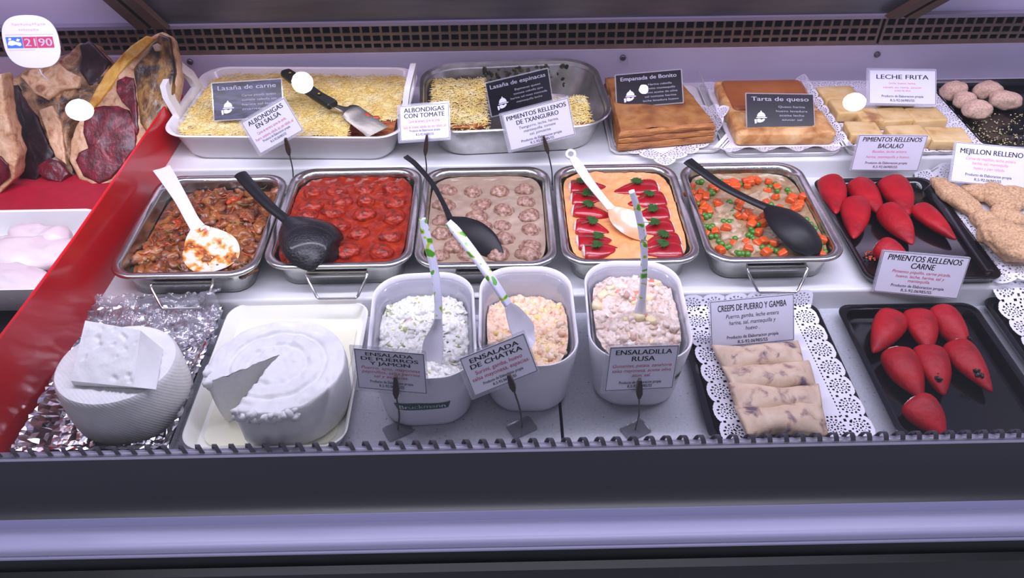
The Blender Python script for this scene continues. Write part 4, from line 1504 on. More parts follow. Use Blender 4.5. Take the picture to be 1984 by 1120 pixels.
b = B()
rings = []
for i, z in enumerate((0, .008, .014, .016, .022, .028, .030, .036, .042, .046, hl)):
    kk = .93 + .07 * z / hl - (.006 if i in (3, 6, 9) else 0)
    rings.append([(x * kk, y * kk, z) for x, y in pts])
b.loft(rings)
b.build('pasta_layers', 'lasagne_side', lz, smooth=30)
inside = lambda x, y: abs(x) < wl / 2 + .020 and abs(y) < dl / 2 + .014 and not (x > cutx + .002 and y < cuty - .001) and math.hypot(max(0, abs(x) - wl / 2 + .025), max(0, abs(y) - dl / 2 + .030)) < .044
b = B()
rs = random.Random(4)
zt = lambda x, y: hl + .003 + .004 * nz(x, y, 1, 18) + .0025 * nz(x, y, 6, 55)
N1, N2 = 90, 60
vs, fs, ids = [], [], {}
for j in range(N2):
    for i in range(N1):
        x, y = ((i / (N1 - 1)) - .5) * (wl + .042), ((j / (N2 - 1)) - .5) * (dl + .030)
        if inside(x, y):
            ids[i, j] = len(vs)
            vs.append((x, y, zt(x, y)))
for (i, j) in list(ids):
    q = [(i, j), (i + 1, j), (i + 1, j + 1), (i, j + 1)]
    if all(t in ids for t in q):
        fs.append(tuple(ids[t] for t in q))
b.add(vs, fs)
n = 0
while n < 4200:
    x, y = rs.uniform(-.5, .5) * (wl + .036), rs.uniform(-.5, .5) * (dl + .026)
    if not inside(x, y):
        continue
    a = rs.uniform(0, 6.28)
    l = rs.uniform(.004, .010)
    z = zt(x, y) + rs.uniform(.0002, .003)
    dz = rs.uniform(-.0015, .0015)
    b.tube([(x - math.cos(a) * l, y - math.sin(a) * l, z - dz), (x + math.cos(a) * l, y + math.sin(a) * l, z + dz)], .0007, 4)
    n += 1
T(b.build('grated_topping', 'grated', lz, smooth=180), 'pale yellow grated cheese', kind='stuff')
b = B()
for k in range(36):
    x, y = rs.uniform(cutx - .01, wl / 2 - .022), rs.uniform(-dl / 2 + .028, cuty + .012)
    zz = .010 if y < cuty else hl
    b.blob((x, y, zz + rs.uniform(0, .012)), (rs.uniform(.006, .014), rs.uniform(.005, .010), .005), amp=.006, fr=90, sub=2, seed=k, mi=0)
T(b.build('loose_filling', 'stew_red', lz, smooth=180), 'orange filling spilled at the cut', kind='stuff')

# spatula
s0 = at(553, 140, .196)
o = empty('spatula', 'steel spatula with riveted dark wood handle resting in the meat lasagne', 'spatula', at(650, 206, .176))
p0 = o.location.copy()
hs = [(at(551, 139, .198), .006, 0, .010, .0), (at(556, 143, .197), .0135, 0, .015, 0), (at(580, 160, .193), .0145, 0, .016, 0), (at(612, 184, .187), .013, 0, .015, 0), (at(640, 201, .181), .0145, 0, .015, 0), (at(645, 204, .180), .013, 0, .013, 0)]
spoon_part([(a - p0, *q) for a, *q in hs]).build('handle', 'wood', o, smooth=50)
for px, py, z in ((562, 141, .206), (618, 181, .196)):
    b = B()
    b.blob(at(px, py, z) - p0, (.0035, .0035, .0022), sub=2)
    b.build('rivet', 'brass', o, smooth=180)
bs = [(at(642, 203, .178), .009, 0, .003, 0), (at(655, 208, .175), .008, 0, .002, 0), (at(668, 212, .173), .012, 0, .002, 0), (at(676, 214, .172), .0255, 0, .0016, 0), (at(690, 224, .166), .027, 0, .0014, 0), (at(712, 240, .158), .0275, 0, .0014, 0), (at(732, 256, .150), .0275, 0, .001, 0)]
spoon_part([(a - p0, *q) for a, *q in bs]).build('blade', 'blade', o, smooth=50)

# ------------------------------------------------------------------ aluminium tray with the spinach lasagne
o = empty('foil_container', 'deep aluminium foil container with the last pieces of spinach lasagne', 'container', (.022, .812, H2), math.radians(3.5))
w, d, h = .408, .318, .078
prof = [(w - .082, d - .082, .062, .0005), (w - .070, d - .070, .066, .004), (w - .030, d - .030, .076, h - .010), (w - .004, d - .004, .084, h - .004), (w, d, .086, h - .001), (w - .004, d - .004, .085, h + .001),
        (w - .018, d - .018, .08, h - .002), (w - .022, d - .022, .078, h - .006), (w - .068, d - .068, .066, .006), (w - .080, d - .080, .06, .003)]
b = B()
rings = []
for i, (a, c, r, z) in enumerate(prof):
    ring = rr(a, c, r, z, 14)
    if 1 < i < 3 or 6 < i < 9:
        ring = [(x * (1 + .004 * (k % 2)), y * (1 + .004 * (k % 2)), z) for k, (x, y, z) in enumerate(ring)]
    rings.append(ring)
b.loft(rings)
b.build('foil_wall', 'alu', o, smooth=40)
b = B()
rs = random.Random(9)
for k in range(120):
    x = rs.gauss(-.03 + .09 * (k % 2), .045)
    z = rs.uniform(.014, .068)
    y = d / 2 - .039 + .024 * z / h - .001 + .002
    b.blob((x, y - .002, z), (rs.uniform(.0015, .006), .0012, rs.uniform(.002, .008)), amp=.003, fr=120, sub=2, seed=k, mi=0 if k % 3 else 1)
T(b.build('spinach_residue', ['olive', 'sal_dark'], o, smooth=180), 'dark green spinach smears on the inside of the foil', kind='stuff')


def portion(label, cx, cy, w, d, h, rz, seed):
    o = empty('lasagne_piece', label, 'lasagne', (cx, cy, H2 + .0035), rz, group='spinach lasagne pieces in the foil container')
    b = B()
    b.loft([[(x, y, z) for x, y, _ in rr(w - .03 + .03 * z / h, d - .05 + .05 * z / h, .02, 0, 5)] for z in (0, h * .33, h * .35, h * .66, h * .68, h)])
    b.build('pasta_layers', 'lasagne_side', o, smooth=40)
    b = B()
    rs = random.Random(seed)
    for k in range(int(w * d * 90000)):
        x, y = rs.uniform(-.5, .5) * w, rs.uniform(-.5, .5) * d
        a, l = rs.uniform(0, 6.28), rs.uniform(.004, .010)
        z = h + rs.uniform(.0005, .006) + .004 * nz(x, y, seed, 20)
        dz = rs.uniform(-.002, .002)
        if abs(y + d / 2) < .01:
            z -= rs.uniform(0, .012)
        b.tube([(x - math.cos(a) * l, y - math.sin(a) * l, z - dz), (x + math.cos(a) * l, y + math.sin(a) * l, z + dz)], .0009, 4)
    T(b.build('grated_topping', 'grated', o, smooth=180), 'yellow grated cheese', kind='stuff')


portion('big spinach lasagne piece under yellow cheese at the enamel dish end of the foil container', -.095, .806, .118, .215, .054, math.radians(3), 21)
portion('small spinach lasagne remnant at the pie end of the foil container', .148, .765, .075, .12, .050, math.radians(3), 22)

# ------------------------------------------------------------------ pie, tart, custard squares on white trays
GW = 'white trays on the upper step'
tray('serving_tray', 'white tray under the tuna puff pastry pie', 'tray', .226, .462, .668, .968, H2, .011, 'enamel', r=.02, lip=.004, wall=.006, group=GW, slope=.006)
tray('serving_tray', 'white tray under the golden cheese tart', 'tray', .466, .708, .650, .968, H2, .013, 'enamel', r=.02, lip=.004, wall=.007, group=GW, slope=.006)
tray('serving_tray', 'white tray under the fried custard squares', 'tray', .722, 1.008, .648, .968, H2, .013, 'enamel', r=.02, lip=.004, wall=.007, group=GW, slope=.006)


def drape_pie(x, y):
    z = H2 + .0135
    ye = .672
    if y < ye:
        o_ = ye - y
        return (x, ye - .85 * o_, z + .045 * o_ + .0015 * math.sin(x * 90))
    if x < .236:
        return (.236 - .06 * (.236 - x), y, z + .75 * (.236 - x))
    if x > .452:
        return (.452 + .55 * (x - .452), y, z + .55 * (x - .452) + .002 * math.sin(y * 110))
    return (x, y, z)


doily('white lace doily under the puff pastry pie, its corner hanging over the step', None, .275, .275, drape_pie, loc=(.338, .785), rz=math.radians(43))
o = empty('empanada', 'flaky golden brown puff pastry pie slab on a lace doily', 'pie', (.33, .79, H2 + .0155))
Q = [(.238, .662), (.446, .692), (.402, .928), (.236, .915)]
Q = [(x - .33, y - .79) for x, y in Q]


def qring(k, z, amp, seed):
    out = []
    for (ax, ay), (cx_, cy_) in zip(Q, Q[1:] + Q[:1]):
        for t in range(12):
            x, y = ax + (cx_ - ax) * t / 12, ay + (cy_ - ay) * t / 12
            n_ = 1 + .015 * nz(x, y, seed, 60)
            out.append((x * k * n_, y * k * n_, z + amp * nz(x, y, seed + 2, 40)))
    return out


b = B()
b.loft([qring(.97, 0, 0, 1)] + [qring(1.0 + .010 * noise.noise(Vector((q * .9, 1, 2))), .003 + .0018 * q, .0022, 1 + q * .15) for q in range(8)] + [qring(.96, .0185, .002, 3)])
b.build('lower_crust', 'puff_side', o, smooth=40)
b = B()
b.loft([qring(.965, .0175, .002, 3)] + [qring(1.0 - .030 * math.exp(-((q - 5) / 1.1) ** 2) + .010 * noise.noise(Vector((q * .8, 4, 2))), .020 + .0021 * q, .0032, 4 + q * .15) for q in range(11)] + [qring(.95, .046, .003, 7)] +
       [], cap1=False)
b.build('upper_crust', 'puff_side', o, smooth=40)
b = B()
b.loft([[(x * k, y * k, .0462 + (.0008 if k < .94 else 0) + .004 * nz(x * k, y * k, 8, 22)) for x, y, _ in qring(.95, 0, 0, 7)] for k in (1.0, .93, .85, .75, .65, .55, .45, .35, .25, .15, .05)], False, True)
b.build('glazed_top', 'puff', o, smooth=60)


def drape_tart(x, y):
    z = H2 + .0145
    if y < .673:
        t = .673 - y
        return (x, .673 - .75 * t, z + .35 * t * (1 + .4 * math.sin(x * 90)))
    if x < .482:
        t = .482 - x
        return (.482 - .45 * t, y, z + .9 * t + .002 * math.sin(y * 90))
    if x > .698:
        t = x - .698
        return (.698 + .6 * t, y, z + .5 * t)
    return (x, y, z)


doily('white lace doily turned up round the golden cheese tart', None, .300, .345, drape_tart, loc=(.588, .802))
o = empty('cheese_tart', 'golden brown cheese tart with a rectangular piece cut out', 'tart', (.59, .80, H2 + .016))
b = B()
for k, (x0, x1, y0, y1) in enumerate(((-.098, .104, -.030, .122), (-.098, -.052, -.122, -.026), (-.098, .108, -.124, -.092), (.062, .106, -.124, -.026))):
    slab(b, x0, x1, y0, y1, .0, .029 + .001 * k, .007, amp=.0045, seed=k, cr=.010)
b.build('crust', 'tart_side', o, smooth=50)
b = B()
slab(b, -.086, .096, -.024, .112, .025, .0335, .004, amp=.0015, seed=7, cr=.012)
b.build('browned_top', 'tart_top', o, smooth=50)

doily('white lace doily under the fried custard squares', None, .300, .325, lambda x, y: (x + (.25 * (.74 - x) if x < .74 else 0), y, H2 + .0145 + (.6 * (.74 - x) if x < .74 else 0)), loc=(.868, .806))
Z5 = lambda x, y: (1560 + x / 3.5, 80 + y / 3.5)
CU = [((590, 492), .066, .052, 'back row, under the corner of its card'), ((822, 495), .066, .052, 'back row, nearest the croquette tray'),
      ((700, 622), .070, .052, 'front row, middle'), ((968, 628), .074, .052, 'front row, nearest the croquette tray'),
      ((395, 590), .060, .050, 'front row, nearest the tart'), ((430, 500), .045, .050, 'brown-edged, beside the glare spot'),
      ((230, 350), .075, .060, 'brownest, far corner by the tart'), ((280, 450), .055, .055, 'brown side up, behind the front row by the tart'), ((600, 350), .075, .06, 'behind its card')]
for k, ((x, y), w_, d_, lb) in enumerate(CU):
    p = at(*Z5(x, y), H2 + .037)
    b = B()
    slab(b, -w_ * .56, w_ * .56, -d_ * .58, d_ * .58, 0, .0215 + .0015 * (k % 3), .0035, amp=.003, seed=k * 2, cr=.006)
    o = b.build('custard_square', 'custard', smooth=60)
    o.location = (p.x, p.y, H2 + .0155 + (.004 if k in (7,) else 0))
    o.rotation_euler = (0, 0, random.uniform(-.06, .06))
    T(o, 'fried milk custard square, ' + lb, 'custard square', 'fried custard squares on the doily')

# croquettes on a black tray
tray('serving_tray', 'black tray with croquettes and loose crumbs on the upper step', 'tray', 1.012, 1.34, .662, .965, H2, .016, 'black_tray', r=.02, lip=.006, wall=.006)
CQ = [((1010, 330), .030, .022, .2, 'farthest from the custard card, back corner'), ((1085, 400), .024, .020, -.5, 'half hidden behind the front one'), ((1165, 475), .031, .0225, -.1, 'frontmost of the group, palest'),
      ((1240, 330), .034, .022, .1, 'at the back edge, middle of the group'), ((1360, 395), .034, .021, -.3, 'farthest along, beside the frame edge')]
for k, ((x, y), rx, ry, a, lb) in enumerate(CQ):
    p = at(*Z5(x, y), H2 + .028)
    b = B()
    b.blob((0, 0, 0), (rx, ry, .020), amp=.0035, fr=55, sub=4, seed=k * 3, power=.8)
    o = b.build('croquette', 'croq', smooth=180)
    o.location = (p.x, p.y, H2 + .006 + .0195 + (.006 if k == 2 else 0))
    o.rotation_euler = (0, 0, a)
    T(o, 'breaded croquette on the black tray, ' + lb, 'croquette', 'breaded croquettes on the upper black tray')
b = B()
rs = random.Random(2)
for k in range(420):
    x, y = rs.uniform(1130, 1500), rs.uniform(490, 720)
    if rs.random() > .4 + .5 * noise.noise(Vector((x * .03, y * .05, 0))):
        continue
    p = at(*Z5(x, y), H2 + .007)
    b.blob((p.x, p.y, H2 + .007), (.0016, .0014, .0012), amp=.0008, fr=300, sub=1, seed=k)
T(b.build('crumbs', 'crumb', smooth=180), 'pale breadcrumbs scattered on the black croquette tray', 'crumbs', kind='stuff')

# ------------------------------------------------------------------ black pepper trays
GT = 'black melamine trays'
tray('serving_tray', 'black tray with seven red peppers on the middle step', 'tray', .640, .886, .284, .610, H1, .021, 'black_tray', group=GT)
tray('serving_tray', 'black tray with char-spotted peppers on the front deck', 'tray', .588, .838, -.030, .270, 0, .024, 'black_tray', group=GT)
tray('serving_tray', 'black tray under the doily with rolled crepes', 'tray', .303, .556, -.030, .280, 0, .022, 'black_tray', group=GT)
tray('serving_tray', 'black tray with bare doily beside the char-spotted pepper tray', 'tray', .856, 1.13, -.030, .285, 0, .022, 'black_tray', group=GT)
Z2 = lambda x, y: (1540 + x / 3.5, 300 + y / 3.5)
PM = [((236, 172), (318, 385), .026, 'back row, nearest the peas and carrots pan', 0), ((436, 190), (565, 395), .026, 'back row, middle one', 0), ((648, 178), (800, 388), .028, 'back row, nearest the mussels', 0),
      ((405, 318), (440, 556), .026, 'second row, tip pointing at the front rim', 0), ((625, 368), (838, 585), .027, 'second row, middle, with filling showing', 0), ((845, 358), (1062, 565), .022, 'second row, nearest the mussels, slimmest', 0),
      ((580, 610), (800, 745), .025, 'frontmost, cut open behind its card', 0)]
for k, (a, c, R, lb, _) in enumerate(PM):
    zs = H1 + .0055 + R * .74
    p, ang, L = two(Z2(*a), Z2(*c), zs)
    pepper('whole red stuffed pepper on the middle tray, ' + lb, p, ang, L * 1.02, R, 'stuffed peppers on the middle black tray', 'pepper', seed=20 + k, flat=.76, z=zs - R * .06)
b = B()
rs = random.Random(6)
for k in range(26):
    p = at(*Z2(rs.uniform(475, 560), rs.uniform(660, 715)), H1 + .008)
    b.blob((p.x, p.y, H1 + .008 + rs.uniform(0, .003)), (.0022, .002, .0018), amp=.001, fr=200, sub=2, seed=k)
T(b.build('minced_filling_crumbs', 'stew_red', smooth=180), 'orange mince spilled from the cut pepper on the black tray', 'mince', kind='stuff')
Z6 = lambda x, y: (1300 + x / 2.9, 540 + y / 2.9)
PB = [((1262, 212), (1128, 395), .0255, 'back row, tip turned towards the crepes', ()), ((1398, 200), (1428, 392), .026, 'back row, middle', ()), ((1508, 178), (1692, 388), .027, 'back row, nearest the bare doily', ((.83, .2, .005),)),
      ((1262, 415), (1402, 660), .027, 'middle row, nearest the crepes', ()), ((1455, 402), (1510, 635), .026, 'middle row, centre, charred tip', ((.66, -.15, .007), (.76, -.2, .0055))), ((1610, 370), (1762, 622), .025, 'middle row, nearest the bare doily', ((.68, -.1, .0075), (.74, .25, .0045))),
      ((1365, 690), (1560, 870), .027, 'alone at the front', ())]
for k, (a, c, R, lb, ch) in enumerate(PB):
    zs = .0065 + R * .74
    p, ang, L = two(Z6(*a), Z6(*c), zs)
    pepper('red stuffed pepper on the front tray, ' + lb, p, ang, L * 1.02, R, 'stuffed peppers on the front black tray', 'pepper', seed=40 + k, flat=.76, chars=ch, z=zs - R * .06)

# ------------------------------------------------------------------ crepes
doily('white lace doily under the rolled crepes', None, .236, .325, lambda x, y: (x, y if y < .27 else .27 + .3 * (y - .27), .0235 + .0006 * math.sin(x * 60) + (.9 * (y - .27) if y > .27 else 0)), loc=(.434, .136), rz=math.radians(2))
CRP = [((500, 440), .136, .050, 'nearest its card'), ((558, 560), .138, .050, 'second from its card'), ((592, 690), .132, .050, 'third from its card'), ((622, 806), .128, .050, 'frontmost, by the rail')]
for k, ((x, y), L, W, lb) in enumerate(CRP):
    zc = .026
    p = at(*Z6(x, y), zc + .012)
    b = B()
    nU, nV = 40, 22

    def cf(u, v, k=k, L=L, W=W):
        a = 2 * math.pi * v
        t = (u - .5) * 2
        pin = 1 + .16 * t * t - .05 * math.cos(3 * t)
        wv = 1 + .07 * math.sin(4 * t + k * 2) + .08 * nz(t, v * 6, k, 2.5)
        y_ = W / 2 * math.cos(a) * wv * pin * (1 + .10 * t * (1 if k % 2 else -1))
        hgt = .0150 * (1 - .72 * abs(t) ** 4) * (1 + .25 * nz(t * 2, k, 1, 1.7))
        z_ = hgt * math.sin(a) * (1.15 if math.sin(a) > 0 else .9) * (1 - .12 * math.cos(a))
        x_ = L / 2 * (t + .06 * math.cos(a) * t)
        z_ += .004 * abs(t) ** 8 * (1 if (k + (t > 0)) % 2 else -.3)
        return (x_, y_, z_ + .0012 * nz(x_, y_, k, 90))
    rings = [[cf(i / (nU - 1), j / nV) for j in range(nV)] for i in range(nU)]
    b.loft(rings)
    o = b.build('rolled_crepe', 'crepe', smooth=180)
    o.location = (p.x, p.y, zc + .0105 + .002 * k)
    o.rotation_euler = (.12, 0, math.radians((5, 3, -2, 2)[k]))
    T(o, 'filled rolled crepe on the lace doily, ' + lb, 'crepe', 'rolled crepes on the doily tray')
doily('bare white lace doily on the black tray past the char-spotted peppers', None, .25, .33, lambda x, y: (x, y, .0236 + (.5 * (y - .25) if y > .25 else 0) + .001 * math.sin(x * 70)), loc=(.998, .142))

# ------------------------------------------------------------------ breaded mussels
tray('serving_tray', 'white tray under the breaded mussels', 'tray', .896, 1.22, .290, .630, H1, .014, 'enamel', r=.025, lip=.004, wall=.008, slope=.006)


def drape_mus(x, y):
    z = H1 + .016
    if x < .905:
        t = .905 - x
        return (.905 - .8 * t, y, z - .25 * t + .0015 * math.sin(y * 120))
    if y > .61:
        return (x, .61 + .5 * (y - .61), z + .7 * (y - .61))
    return (x, y, z)


doily('white lace doily under the breaded mussels, overhanging the black pepper tray', None, .34, .365, drape_mus, loc=(1.035, .468), rz=math.radians(1))
MU = [((950, 175), (1240, 410), .024, 'longest, along the doily edge by the peppers'), ((1270, 235), (1470, 380), .026, 'upright one in the middle, under the card'), ((1350, 395), (1520, 450), .026, 'short one across the middle'),
      ((1320, 520), (1560, 700), .040, 'biggest and roundest, at the front'), ((1410, 245), (1580, 330), .028, 'behind the middle pair, by the frame edge'), ((1165, 225), (1300, 300), .022, 'tucked behind the longest one'), ((1235, 400), (1340, 520), .022, 'between the longest and the biggest')]
for k, (a, c, R, lb) in enumerate(MU):
    zs = H1 + .017 + R * .5
    p, q = at(*Z2(*a), zs), at(*Z2(*c), zs)
    dv = q - p
    b = B()
    L = dv.length / 2 + R * .35
    b.blob((0, 0, 0), (L, R, R * .58), amp=R * .22, fr=30, sub=5, seed=k * 5 + 2, power=.85)
    o = b.build('breaded_mussel', 'breaded', smooth=180)
    o.location = ((p.x + q.x) / 2, (p.y + q.y) / 2, zs + .002 + (.006 if k in (1, 3) else 0))
    o.rotation_euler = (0, 0, math.atan2(dv.y, dv.x))
    T(o, 'sandy breaded stuffed mussel on the doily, ' + lb, 'mussel', 'breaded mussels on the lace doily')

# ------------------------------------------------------------------ fresh cheeses
# foil-lined tray
b = B()
x0, x1, y0, y1 = -.736, -.503, -.029, .284
rs = random.Random(5)


def foil_fn(u, v):
    # open box: folded-over rim, walls, bottom
    x, y = x0 + (x1 - x0) * u, y0 + (y1 - y0) * v
    e = min(u * (x1 - x0), (1 - u) * (x1 - x0), v * (y1 - y0), (1 - v) * (y1 - y0))
    z = .006
    if e < .004:
        z = .037
    elif e < .030:
        z = .037 - (e - .004) / .026 * .031
    j = .0035
    return (x + rs.uniform(-j, j) * .5, y + rs.uniform(-j, j) * .5, max(.003, z + rs.uniform(-j, j) * (1 if e > .02 else .6)))


b.grid(44, 56, foil_fn)
# outer skirt
sk = rr(x1 - x0, y1 - y0, .008, 0, 3, (x0 + x1) / 2, (y0 + y1) / 2)
o = empty('foil_tray', 'crinkled foil-lined tray under the ribbed cheese wheel', 'tray', (0, 0, 0))
b.build('foil_lining', 'foil', o, smooth=0)
b = B()
n_ = len(sk)
b.loft([[(x, y, .0345) for x, y, _ in sk], [(x * 1.0 + .0 * y, y, .0008) for x, y, _ in rr(x1 - x0 - .02, y1 - y0 - .02, .008, 0, 3, (x0 + x1) / 2, (y0 + y1) / 2)]], False, True)
b.build('tray_wall', 'foil', o, smooth=0)
b = B()
rs = random.Random(15)


def film_fn(u, v):
    x, y = -.730 + .232 * u, .195 + .10 * v
    r = .012 * noise.noise(Vector((u * 6, v * 6, 1))) + .006 * noise.noise(Vector((u * 17, v * 15, 4)))
    z = .026 + .026 * v + abs(r) * 1.6 + (.026 * max(0, u - .80) / .2 if v > .7 else 0)
    if math.hypot(x + .596, y - .081) < .105:
        z = max(z, .02)
    return (x + r, y + r * .6, z)


b.grid(60, 34, film_fn)
o = b.build('cling_film', 'film', smooth=25)
T(o, 'crumpled clear cling film along the far edge of the foil-lined tray', 'cling film')

# wheel 1: ribbed, with a block on top
C1 = Vector((-.596, .081, .0))
o = empty('round_cheese', 'whole ribbed white cheese wheel in a foil-lined tray, with a cheese block on top', 'cheese', (C1.x, C1.y, .007))
b = B()
n = 120
R1 = .0915
rings = []
hts = [0, .004, .014, .038, .064, .087, .094, .0975]
for i, z in enumerate(hts):
    k = (.93, .97, 1.0, 1.02, 1.015, 1.0, .985, .955)[i]
    rings.append([(R1 * k * math.cos(2 * math.pi * j / n) * (1 + .004 * math.sin(j * 2.1 + i)), R1 * k * .93 * math.sin(2 * math.pi * j / n) * (1 + .004 * math.sin(j * 1.7 + i)), z) for j in range(n)])
b.loft(rings, True, False)
# ribbed top
RT = R1 * .955
tr = []
for q in (1, .97, .93, .86, .78, .7, .6, .5, .4, .3, .2, .1, .02):
    tr.append([(RT * q * math.cos(2 * math.pi * j / n), RT * q * .93 * math.sin(2 * math.pi * j / n), .0975 + .0012 * math.sin(RT * q * math.sin(2 * math.pi * j / n + .3) * 1500) * min(1, (1.02 - q) * 9)) for j in range(n)])
b.loft(tr, False, True)
b.build('cheese_body', 'ribbed', o, smooth=180)
ZT1 = .1055
tl, tr_, fr_, fl_ = at(165, 621, .148), at(272, 640, .148), at(259, 750, .116), at(137, 738, .116)
br_ = at(316, 676, ZT1)
b = B()
top4 = [tl, tr_, fr_, fl_]
bot4 = [Vector((tl.x + .004, tl.y + .004, ZT1)), Vector((br_.x, br_.y, ZT1)), Vector((fr_.x + .028, fr_.y + .004, ZT1)), Vector((fl_.x, fl_.y, ZT1))]
cc = sum(top4 + bot4, Vector()) / 8


def sub4(q, nn=14):
    out = []
    for a, c in zip(q, q[1:] + q[:1]):
        for t in range(nn):
            out.append(a.lerp(c, t / nn))
    return out


T4, B4 = sub4(top4, 14), sub4(bot4, 14)
ct = sum(top4, Vector()) / 4
rings = [[p - cc for p in B4]]
for k in (.25, .5, .75, .93):
    rings.append([b_.lerp(t_, k) - cc + Vector((.0008 * noise.noise(t_ * 70), .0008 * noise.noise(t_ * 70 + Vector((5, 0, 0))), 0)) for b_, t_ in zip(B4, T4)])
rings.append([t_ - cc for t_ in T4])
b.loft(rings, True, False)


def face_fn(u, v):
    q = fl_.lerp(fr_, u).lerp(tl.lerp(tr_, u), v)
    e = min(u, 1 - u, v, 1 - v)
    k = min(1, e * 9)
    pit = max(0, noise.noise(q * 95) - .34) * .014
    return q - cc + Vector((0, -.2, 1)) * (k * (.0012 * noise.noise(q * 60) - pit))


b.grid(46, 40, face_fn)
o = b.build('cheese_block', 'cheese', smooth=60)
o.location = cc
T(o, 'wedge-cut white cheese block lying on the ribbed wheel', 'cheese')

# white tray, whey and wheel 2 with a wedge cut out
tray('cheese_tray', 'deep cream plastic tray under the cut cheese wheel', 'tray', -.492, -.243, -.029, .290, 0, .034, 'cream_tray', r=.035, lip=.005, wall=.005, slope=.014)
b = B()
b.loft([rr(.205, .270, .026, z, 8, -.3675, .130) for z in (.0052, .009)])
T(b.build('whey', 'whey', smooth=60), 'yellow whey pooled in the cream tray round the cut cheese', 'whey')
C2 = Vector((-.350, .073, .0))
apx = at(541, 687, .106)
e1, e2 = at(398, 742, .106), at(447, 800, .104)
RX, RY = .1035, .097
a1 = math.atan2((e1.y - C2.y) / RY, (e1.x - C2.x) / RX)
a2 = math.atan2((e2.y - C2.y) / RY, (e2.x - C2.x) / RX)
a1 = a1 % (2 * math.pi)
a2 = a2 % (2 * math.pi)
# outline runs from a2 round to a1 + 2pi, then to the apex and back
ol = []
N = 96
for k in range(N + 1):
    a = a2 + (a1 + 2 * math.pi - a2) * k / N
    ol.append(Vector((RX * math.cos(a), RY * math.sin(a), 0)))
ap = Vector((apx.x - C2.x, apx.y - C2.y, 0))
for k in range(1, 14):
    ol.append(ol[N].lerp(ap, k / 14))
ol.append(ap)
for k in range(1, 14):
    ol.append(ap.lerp(ol[0], k / 14))
HT = .0965
b = B()


def zt2(p):
    r = math.hypot(p.x / RX, p.y / RY)
    z = HT
    z -= .0055 * math.exp(-((r - .70) / .04) ** 2)
    z -= .0045 * math.exp(-((r - .42) / .05) ** 2)
    z += .0032 * nz(p.x, p.y, 2, 45) + .0022 * nz(p.x, p.y, 5, 110)
    z -= .002 * max(0, r - .88) / .12
    th = math.atan2(p.y, p.x)
    z -= .0032 * (math.exp(-((r - .86) / .05) ** 2)) * (1 if math.sin(th * 9) > .3 else 0)
    return z


rings = []
for z, k in ((0, .90), (.006, .95), (.025, .985), (.05, 1.0), (.075, 1.005), (.0885, 1.0)):
    rings.append([Vector((p.x * k + .0012 * noise.noise(Vector((p.x * 60, p.y * 60, z * 60))), p.y * k + .0012 * noise.noise(Vector((p.x * 60, p.y * 60, z * 60 + 8))), z)) for p in ol])
for k in [.995, .985] + [.97 - .024 * q for q in range(40)]:
    rr_ = []
    for p in ol:
        q = ap.lerp(p, k)
        rr_.append(Vector((q.x, q.y, zt2(q) - (.003 if k == .995 else 0))))
    rings.append(rr_)
b.loft(rings)
rs = random.Random(3)
for k in range(46):
    t = rs.random()
    q = ol[0].lerp(Vector((.05, -RY * .93, 0)), t) if k % 3 else ol[N].lerp(ol[N - 6], t)
    q = q * (1.0 if k % 3 else 1)
    a = a2 + t * .9
    if k % 3:
        q = Vector((RX * 1.0 * math.cos(a), RY * 1.0 * math.sin(a), 0))
    b.blob((q.x, q.y, HT - rs.uniform(.002, .018)), (rs.uniform(.004, .008),) * 3, amp=.004, fr=120, sub=2, seed=k)
o = b.build('round_cheese', 'cheese', smooth=180)
o.location = (C2.x, C2.y, .0095)
T(o, 'white fresh cheese wheel with a wedge cut out, in a cream tray', 'cheese')

# ------------------------------------------------------------------ raw meat end
b = B()
b.box((-1.06, .266, -.01), (.60, .592, .02))
structure(b.build('floor_meat_deck', 'kick', smooth=0), 'dark deck of the raw meat end')
b = B()
slab(b, -1.35, -.7535, .522, .998, .03, .06, .004, cr=.004)
T(b.build('display_mat', 'red_mat', smooth=50), 'dark red mat under the standing beef cuts', 'mat')
tray('meat_tray', 'white tray with pale raw meat at the raw meat end', 'tray', -1.32, -.792, .278, .518, .024, .062, 'enamel', r=.03, lip=.006, wall=.008, slope=.012)
for k, (x, y, z, rx, ry, rz_, a, lb) in enumerate(((40, 480, .075, .15, .045, .022, -.10, 'long one along the middle of the tray'), (10, 535, .072, .13, .038, .02, -.28, 'nearest the front rim'), (75, 447, .078, .060, .03, .02, -.2, 'pink one at the far rim'))):
    p = at(x, y, z)
    b = B()
    b.blob((0, 0, 0), (rx, ry, rz_), amp=.012, fr=22, sub=4, seed=k * 4.0)
    o = b.build('raw_meat_piece', 'pale', smooth=180)
    o.location = (p.x, p.y, z - .012)
    o.rotation_euler = (0, 0, a)
    T(o, 'pale smooth raw meat piece in white tray, ' + lb, 'meat', 'pale meat pieces in the white tray')

NB = Vector((0, -1, .25)).normalized()
NS = Vector((0, -1, .90)).normalized()


